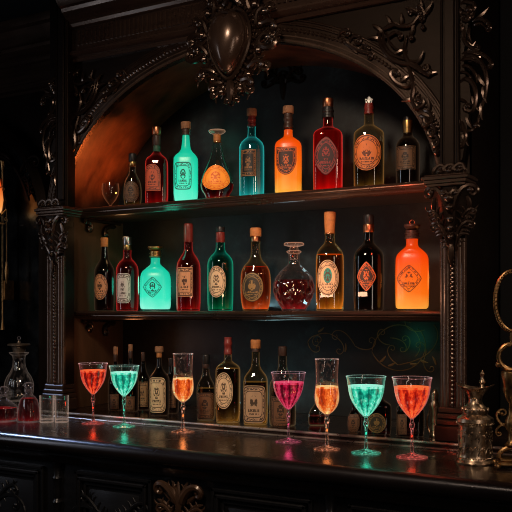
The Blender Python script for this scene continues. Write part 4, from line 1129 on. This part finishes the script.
# tall decanter, behind
X, Y, sc, k, zz = counter_place('J', 75, 322, STEP); Y = 2.50; X = px_x(19, Y); sc = depth(X, Y)/FPX
zz = lambda yc: CZ - STEP + (HOR-(320+yc/3.938))*sc
T = thing('decanter', 'tall smoky crystal decanter with wide disc stopper, behind the small red decanters', 'decanter', (X, Y, STEP+.0005))
rows = [(zz(y), w/3.938*sc/2) for y, w in [(128,76),(134,70),(142,50),(165,48),(185,54),(205,70),(222,94),(245,112),(270,116),(295,108),(318,88),(335,74)]]; rows.reverse(); rows = [(0, rows[0][1])] + rows[1:]
rs = smooth_rows(rows, 3); B = Body(rs)
fl = lambda th, z: 1-.05*(1-abs(cos(6*th)))*(1 if z < zz(150) else 0)
body_mesh(B, rs, 72, 0, fl).build('glass_body', gl_dec, T, sharp=30)
m = MB(); q = 3.938*2/sc
m.lathe([(24/q, zz(150)), (44/q, zz(130)), (56/q, zz(108)), (60/q, zz(104)), (88/q, zz(101)), (90/q, zz(97)), (84/q, zz(94)), (20/q, zz(92)), (12/q, zz(86)), (10/q, zz(82))], 28)
M['stopper_metal'] = metal('tarnished_silver', (.50,.38,.28), .42, .4, .85, .2, 60)
so = m.build('stopper', M['stopper_metal'], T, sharp=40)
m = MB(); m.ball((0, 0, zz(72)), 14/q, 14, 10); m.lathe([(8/q, zz(84)), (6/q, zz(80)), (8/q, zz(76))], 12); m.build('finial', gl_small, so)
def small_decanter(label, cx, foot, w, ytop, rows_, liq_y):
    X, Y, sc, k, zz = counter_place('J', cx, foot)
    T = thing('decanter', label, 'decanter', (X, Y, CTOP+.0005), 0, 'small red decanters at the counter end')
    rows = [(zz(y), ww/k*sc/2) for y, ww in rows_]; rows.reverse(); rows = [(0, rows[0][1])] + rows[1:]
    rs = smooth_rows(rows, 3); B = Body(rs, 3.0, .9)
    body_mesh(B, rs, 40, 0).build('glass_body', gl_small, T, sharp=40)
    zf = zz(liq_y); lr = [(.006, rs[0][1]*.92)] + [q for q in rs if .008 < q[0] < zf] + [(zf, interp(rs, zf))]
    body_mesh(B, lr, 40, .0025).build('liquid', L['dark_red2'], T, sharp=40)
    m = MB(); zt = zz(ytop); zn = rs[-1][0]; r = 20/k*sc
    m.lathe([(rs[-1][1]*.8, zn-.004), (rs[-1][1]*.9, zn+.002), (r*.45, zn+.005), (r*.42, zn+.25*(zt-zn)), (r*.8, zn+.42*(zt-zn)), (r*1.05, zn+.62*(zt-zn)), (r*.9, zn+.85*(zt-zn)), (r*.4, zt)], 18)
    m.build('stopper', gl_small, T)
L['dark_red2'] = liquid('ruby_port', lin((150,16,22)), lin((60,4,8)), .62, .12, .6, .9, 30)
small_decanter('small ruby decanter with ball stopper next to the two shot glasses', 113, 402, 85, 246, [(276,30),(290,24),(300,44),(312,62),(330,72),(360,80),(395,86),(404,84)], 308)
small_decanter('low ruby decanter cut by the picture edge at the counter end', 14, 398, 100, 262, [(296,30),(308,26),(322,60),(338,92),(352,102),(385,104),(400,100)], 346)
gl_shot = thin_glass('shot_glass', (.86,.84,.82), (.5,.45,.42), .05, 2.0, glow=(.85,.62,.50), gs=.34)
for i, (cx, lb) in enumerate(((184, 'empty straight shot glass touching the small ruby decanter'), (243, 'empty straight shot glass nearer the red goblet'))):
    X, Y, sc, k, zz = counter_place('J', cx, 402)
    T = thing('shot_glass', lb, 'glass', (X, Y, CTOP+.0005), 0, 'shot glasses')
    R = 56/k*sc/2; h = zz(298)
    m = MB(); m.lathe([(R*.93, 0), (R*.96, .001), (R*.97, .02), (R, h)], 32, cap1=False, flute=10, amp=.03, zr=(.005, h*.8)); m.lathe([(R*.90, h), (R*.88, .012), (R*.1, .010)], 32, cap0=False)
    m.build('wall', gl_shot, T, sharp=60)
    m = MB(); m.lathe([(R*.9, .0012), (R*.9, .009), (R*.7, .0105)], 28); m.build('thick_base', gl_shot, T)

# ================================================================== RIGHT END OF THE COUNTER
M['silver'] = metal('tarnished_embossed_silver', (.52,.38,.26), .30, .6, .95, .5, 70)
M['brass'] = metal('aged_brass', (.42,.24,.10), .34, .5, .95, .3, 60)
X, Y, sc, k, zz = counter_place('Q', 103, 452)
R = lambda w: w/k*sc/2
T = thing('silver_shaker', 'tarnished embossed silver shaker with flared spout mouth at the dark end', 'shaker', (X, Y, CTOP+.0005))
m = MB(); m.lathe([(R(132), 0), (R(134), .003), (R(126), .008), (R(116), .012), (R(112), zz(420)), (R(112), zz(330)), (R(118), zz(318)), (R(126), zz(312)), (R(122), zz(300)), (R(96), zz(292)), (R(80), zz(286))], 40)
body = m.build('body', M['silver'], T, sharp=40)
m = MB()
for j in range(14):
    a = 2*pi*j/14
    mp = lambda u, v, h, a=a: ((R(112)+h)*sin(a+u/R(112)), -(R(112)+h)*cos(a+u/R(112)), v)
    vol(m, mp, 0, zz(425), 80, .05, -20, -120, .0022, .0014, 16); vol(m, mp, 0, zz(380), 70, .035, 20, 140, .002, .0013, 16); m.ball(mp(.004, zz(345), 0), .003)
for z, r in ((zz(318), 124), (zz(432), 118)):
    for j in range(40): m.ball((R(r)*cos(2*pi*j/40), R(r)*sin(2*pi*j/40), z), .0022, 6, 4)
m.build('embossing', M['silver'], body)
m = MB(); m.lathe([(R(80), zz(288)), (R(88), zz(278)), (R(84), zz(266)), (R(58), zz(256)), (R(48), zz(245)), (R(44), zz(234))], 32)
for j in range(12): m.ball((R(84)*cos(2*pi*j/12), R(84)*sin(2*pi*j/12), zz(271)), R(15), 8, 6)
m.build('collar', M['silver'], T, sharp=50)
m = MB(); rings = []
for w, y in ((46, 236), (52, 226), (64, 216), (84, 206), (108, 199), (128, 194), (134, 191), (128, 190), (104, 198), (70, 212), (44, 232)):
    rings.append([(R(w)*cos(a), R(w)*sin(a)*(.62 if w > 80 else .8), zz(y) + .012*max(0, (w-60)/74)*(cos(a)**2-.5)) for a in [2*pi*i/40 for i in range(40)]])
m.ring_strip(rings, True, True, True); m.build('flared_mouth', M['silver'], T, sharp=60)
m = MB(); fx, fy = R(44), .006
m.lathe([(R(14), zz(206)), (R(22), zz(196)), (R(12), zz(186)), (R(24), zz(178)), (R(12), zz(166)), (R(10), zz(158)), (R(18), zz(150)), (R(8), zz(142)), (R(3), zz(136))], 16, (fx, fy, 0)); m.build('finial', M['silver'], T)

# brass stand, mostly past the edge of the frame
X, Y, sc, k, zz = counter_place('Q', 229, 471)
R = lambda w: w/k*sc/2
T = thing('brass_stand', 'ornate aged brass stand with rings and scroll handles at the picture edge', 'stand', (X, Y, CTOP+.0005), radians(22))
m = MB(); m.box(-R(96), R(140), -.030, .030, .008, .018, .003); m.box(-R(84), R(120), -.028, .028, .018, .026, .003)
for sx in (-1, 1):
    for sy in (-1, 1): m.ball((sx*R(104), sy*.026, .008), .008, 10, 8)
m.build('base', M['brass'], T)
def ring(mb, cx, cz, rx, rz, r, n=40, y=0):
    mb.tube([(cx+rx*cos(2*pi*i/n), y, cz+rz*sin(2*pi*i/n)) for i in range(n+1)], r, 9)
m = MB(); m.tube([(R(88)*cos(pi*i/20), 0, .024+(zz(400)-.024)*sin(pi*i/20)) for i in range(21)], .006, 9); m.build('base_arch', M['brass'], T)
m = MB(); m.lathe([(R(30), zz(402)), (R(52), zz(392)), (R(30), zz(380)), (R(26), zz(350)), (R(44), zz(335)), (R(48), zz(310)), (R(26), zz(290)), (R(20), zz(250)), (R(40), zz(240)), (R(56), zz(215)), (R(62), zz(180)), (R(74), zz(150)), (R(70), zz(142)), (R(30), zz(136))], 20)
for j in range(8):
    a = 2*pi*j/8
    leaf(m, lambda u, v, h, a=a: ((R(50)+h+.2*u)*cos(a), (R(50)+h+.2*u)*sin(a), v), 0, zz(215), 88, .022, .005)
m.build('column', M['brass'], T, sharp=50)
for sx in (-1, 1):
    m = MB(); mp = lambda u, v, h, sx=sx: (sx*u, -h, v)
    vol(m, mp, R(40), zz(330), 20, .085, 30, 95, .0042, .0028, 24); vol(m, mp, R(44), zz(320), -20, .06, -20, -110, .0036, .0024, 20); m.ball(mp(R(86), zz(285), 0), .005)
    m.build('scroll_handle', M['brass'], T)
m = MB(); ring(m, 0, zz(92), R(88), R(88), .0058); m.ball((0, 0, zz(44)), .006); m.ball((-R(92), 0, zz(120)), .007); m.build('lower_ring', M['brass'], T)
m = MB(); czr = zz(-98); ring(m, 0, czr, R(112), zz(-200)-czr, .0055, 48)
for j in range(48):
    a = 2*pi*j/48; m.ball((R(112)*cos(a), -.006, czr+(zz(-200)-czr)*sin(a)), .0032, 6, 4)
m.tube([(0, 0, zz(40)), (0, 0, zz(8))], .006); 
m.build('upper_ring', M['brass'], T)
# small silver tankard tucked between the square bottle and the pilaster
ox, oy, k = 410, 380, 6.4; Yt = 2.40; Xt = px_x(ox+158/k, Yt); sc = depth(Xt, Yt)/FPX
zz = lambda yc: CZ - STEP + (HOR-(oy+yc/k))*sc
R = lambda w: w/k*sc/2
T = thing('silver_tankard', 'small silver mug with thin loop handle, half behind the pilaster', 'mug', (Xt, Yt, STEP+.0005))
m = MB(); m.lathe([(R(70), 0), (R(72), .004), (R(60), .008), (R(58), zz(200)), (R(64), zz(180)), (R(70), zz(160)), (R(50), zz(140)), (R(44), zz(120)), (R(50), zz(90)), (R(36), zz(72)), (R(14), zz(60))], 24); m.build('body', M['silver'], T, sharp=40)
m = MB(); m.tube([(-R(56)-R(46)*sin(pi*i/16), 0, zz(190)+(zz(350)-zz(190))*i/16) for i in range(17)], .0028, 7); m.build('handle', M['silver'], T)

# ================================================================== DARK BAY BEYOND THE CABINET
bo = Vector((-3.05, 2.55, STEP))
T = thing('arched_mirror', 'tall aged mirror in a dark arched wooden frame beyond the cabinet', 'mirror', bo)
mx0, mx1, my = -3.50, -2.55, 2.60; mc = (mx0+mx1)/2; ms = CZ+.36
def aoutline(g, n=24):
    r = (mx1-mx0)/2+g
    pts = [(mc+r, STEP+.06-g)]
    pts += [(mc+r*cos(pi*i/n), ms+r*.95*sin(pi*i/n)) for i in range(n+1)] + [(mc-r, STEP+.06-g)]
    return pts
m = MB(); m.add([(x, my, z) for x, z in aoutline(0)], [tuple(range(27))], False); m.build('glass_panel', M['mirror'], T, bo)
m = MB()
for g, y in ((-.002, my-.001), (.012, my-.022)):
    pass
m.ring_strip([[(x, y, z) for x, z in aoutline(g)] for g, y in ((-.002, my), (.004, my-.02), (.014, my-.03), (.028, my-.022), (.034, my-.03), (.05, my-.012), (.052, my+.05))], False, smooth=False)
m.build('frame', M['wood'], T, bo)
m = MB()
for mr in (None, mc):
    mp = plane_map(my-.02, mr)
    m = MB(); vol(m, mp, mx1-.05, ms+.10, 110, .40, 2, 14, .010, .006, 30); vol(m, mp, mx1-.10, ms+.22, 60, .20, -6, -44, .009, .005); vol(m, mp, mx1-.16, ms+.28, 140, .26, 6, 40, .009, .005)
    acanthus(m, mp, mx1-.05, ms+.12, 80, .14, .012, 6, 40, 5)
    m.build('tracery', M['wood'], T, bo)
# panelled wood round the mirror and the cornice above the bay
po = Vector((-3.0, 2.66, STEP))
T = thing('side_bay_panelling', 'dark wooden wall panelling with moulded cornice around the arched mirror', 'panelling', po + Vector((0, 0, .0006)))
m = MB(); m.box(-3.7, -2.31, 2.655, 2.70, STEP, TOPZ); m.build('panel', M['wood'], T, po)
m = MB(); m.prism_x([(y+.20, z) for y, z in cornice_prof(CZ+.93, 2.46)], -3.7, -2.31); m.build('cornice', M['rail'], T, po, sharp=20)
m = MB(); m.box(-2.47, -2.45, 2.63, 2.66, STEP, CZ+.9, .003); m.box(-2.39, -2.36, 2.62, 2.66, STEP, CZ+.9, .004); m.build('stile', M['rail'], T, po)
# wall lamp
xs = px_x(-3, 2.50); so_ = Vector((xs, 2.50, CZ))
T = thing('wall_lamp', 'brass wall lamp with glowing amber shades half outside the picture', 'lamp', so_)
sc = depth(xs, 2.5)/FPX; zz = lambda py: (HOR-py)*sc
m = MB(); m.lathe([(.010, zz(330)), (.004, zz(322)), (.004, zz(215)), (.012, zz(210)), (.016, zz(200)), (.006, zz(190)), (.004, zz(170)), (.012, zz(160))], 14, (0, .03, 0)); m.box(-.012, .012, .03, .085, zz(300), zz(280), .003)
for sx in (-1, 1):
    vol(m, lambda u, v, h, sx=sx: (sx*u, -h, v), .0, zz(222), -25, .10, 8, 40, .004, .003, 20)
    vol(m, lambda u, v, h, sx=sx: (sx*u, -h, v), .0, zz(190), 30, .07, -8, -70, .004, .003, 20)
m.build('arm', M['brass'], T)
M['shade'] = glow('amber_lamp_shade', lin((220,90,30)), lin((255,160,80)), 1.0, .2, .4, lin((255,210,150)))
m = MB(); m.lathe([(.008, zz(215)), (.020, zz(210)), (.026, zz(200)), (.022, zz(190)), (.014, zz(182)), (.012, zz(178))], 18); m.build('shade', M['shade'], T, sharp=60)
m = MB(); m.tube([(.055, .0, zz(210)), (.055, .0, zz(262))], .0025, 6); m.lathe([(.003, zz(284)), (.007, zz(278)), (.010, zz(272)), (.006, zz(266)), (.004, zz(262))], 12, (.055, 0, 0)); m.tube([(0, .02, zz(216)), (.03, .01, zz(212)), (.055, 0, zz(210))], .003, 6)
m.build('pendant', M['brass'], T)
# ================================================================== LIGHT
W = bpy.data.worlds.new('dark_room'); SC.world = W; W.use_nodes = True
W.node_tree.nodes['Background'].inputs[0].default_value = (.010, .012, .016, 1); W.node_tree.nodes['Background'].inputs[1].default_value = .35
def area(name, loc, target, size, power, col, sy=None, spread=180):
    l = bpy.data.lights.new(name, 'AREA'); l.energy = power; l.color = col; l.size = size; l.spread = radians(spread)
    if sy: l.shape = 'RECTANGLE'; l.size_y = sy
    o = bpy.data.objects.new(name, l); COL.objects.link(o); o.location = loc
    o.rotation_euler = (Vector(target)-Vector(loc)).to_track_quat('-Z', 'Y').to_euler(); return o
def spot(name, loc, target, power, col, ang=60, blend=.6, r=.02):
    l = bpy.data.lights.new(name, 'SPOT'); l.energy = power; l.color = col; l.spot_size = radians(ang); l.spot_blend = blend; l.shadow_soft_size = r
    o = bpy.data.objects.new(name, l); COL.objects.link(o); o.location = loc
    o.rotation_euler = (Vector(target)-Vector(loc)).to_track_quat('-Z', 'Y').to_euler(); return o
def point(name, loc, power, col, r=.02):
    l = bpy.data.lights.new(name, 'POINT'); l.energy = power; l.color = col; l.shadow_soft_size = r
    o = bpy.data.objects.new(name, l); COL.objects.link(o); o.location = loc; return o
area('added_warm_fill', (-.95, .3, 2.95), (-1.42, 2.5, CZ-.02), .35, 4.7, (1, .76, .56), None, 56)  # added warm fill to brighten labels and corks
area('added_strip_left', (-3.1, .9, 1.75), (-1.7, 2.4, 1.35), .22, 3.0, (.84, .89, 1.0), 1.1)  # added strip for vertical highlights on the bottles, not a window
area('added_strip_right', (.35, .9, 1.75), (-1.2, 2.5, 1.45), .20, 3.0, (1, .78, .62), 1.0)  # added strip mirrored as streaks in the bottles, not a doorway
area('nosing_light', (-3.1, 2.2, 2.2), (-2.0, 1.93, CTOP), .26, .45, (.45, .62, 1.0), None, 34)
area('added_side_fill', (-.15, 2.45, 1.85), (-.60, 2.17, 1.18), .15, .55, (1, .72, .48))  # added fill to bring out the shaker end
point('panel_teal', (-.98, 2.62, STEP+.27), .07, (.05, .8, .5), .03)  # added teal light to tone the lower panel green
area('added_rim_light', (.75, 1.55, 2.25), (-.9, 2.35, CZ+.35), .18, 2.1, (1, .68, .5))  # added rim light for glints on pilaster and carving
# warm vault lamp, then added lights standing in for spill beside the lit bottles
spot('vault_lamp', (-1.98, 2.56, SH2+.035), (-2.16, 2.50, CZ+.60), 4.0, (1, .22, .045), 100, .9)
point('teal_spill', (-2.02, 2.62, SH1+.10), .25, (.05, .9, .6), .04)
point('teal_spill_vault', (-1.74, 2.60, SH2+.27), .05, (.05, .9, .6), .03)
point('teal_spill_shelf', (-1.80, 2.42, SH1+.29), .10, (.05, .9, .6), .03)
point('orange_spill', (-.80, 2.60, SH1+.10), .28, (1, .28, .06), .03)
point('red_spill', (-.92, 2.34, SH2-.10), .45, (1, .12, .05), .02)
point('alcove_warm_low', (-2.02, 2.48, STEP+.23), .14, (1, .36, .14), .03)  # added warm fill for the lower alcove side
point('alcove_warm_mid', (-2.06, 2.52, SH1+.30), .10, (1, .55, .24), .03)  # added warm fill for the alcove side between the shelves
area('added_under_shelf_fill', (-1.15, 2.22, SH1+.05), (-1.1, 2.50, SH2), .40, 1.1, (1, .50, .30), .03)  # added light to brighten the underside of the upper shelf
area('added_panel_fill', (-1.55, 2.62, STEP+.03), (-1.45, 2.70, CZ+.1), .5, .26, (.35, .75, .85), .03)  # added cool fill on the back panel behind the step bottles
area('added_panel_fill_middle', (-1.45, 2.63, SH1+.02), (-1.40, 2.70, CZ+.3), .5, .6, (.40, .75, .85), .03)  # added cool fill on the back panel behind the middle shelf
# added point light in each stem, for coloured streaks on the counter
for gx, gy, gz, gh, gc in GLOWS:
    point('added_stem_light', (gx, gy, gz+gh*.55), .035, tuple(min(1, c*1.0) for c in gc), .008)
# ================================================================== CAMERA
cam = bpy.data.cameras.new('camera'); co = bpy.data.objects.new('camera', cam); COL.objects.link(co)
co.location = (0, 0, CZ); co.rotation_euler = (pi/2, 0, YAW)
cam.sensor_width = 36; cam.sensor_fit = 'HORIZONTAL'; cam.lens = FPX/512*36; cam.shift_y = (HOR-256)/512; cam.clip_start = .05
SC.camera = co
SC.view_settings.view_transform = 'Standard'; SC.view_settings.look = 'None'; SC.view_settings.exposure = 0; SC.view_settings.gamma = 1
cy = SC.cycles
cy.filter_width = 1.0
cy.max_bounces = 14; cy.transparent_max_bounces = 40; cy.diffuse_bounces = 3; cy.glossy_bounces = 4; cy.transmission_bounces = 4
cy.sample_clamp_indirect = 3; cy.caustics_reflective = False; cy.caustics_refractive = False
try: cy.use_denoising = True
except Exception: pass
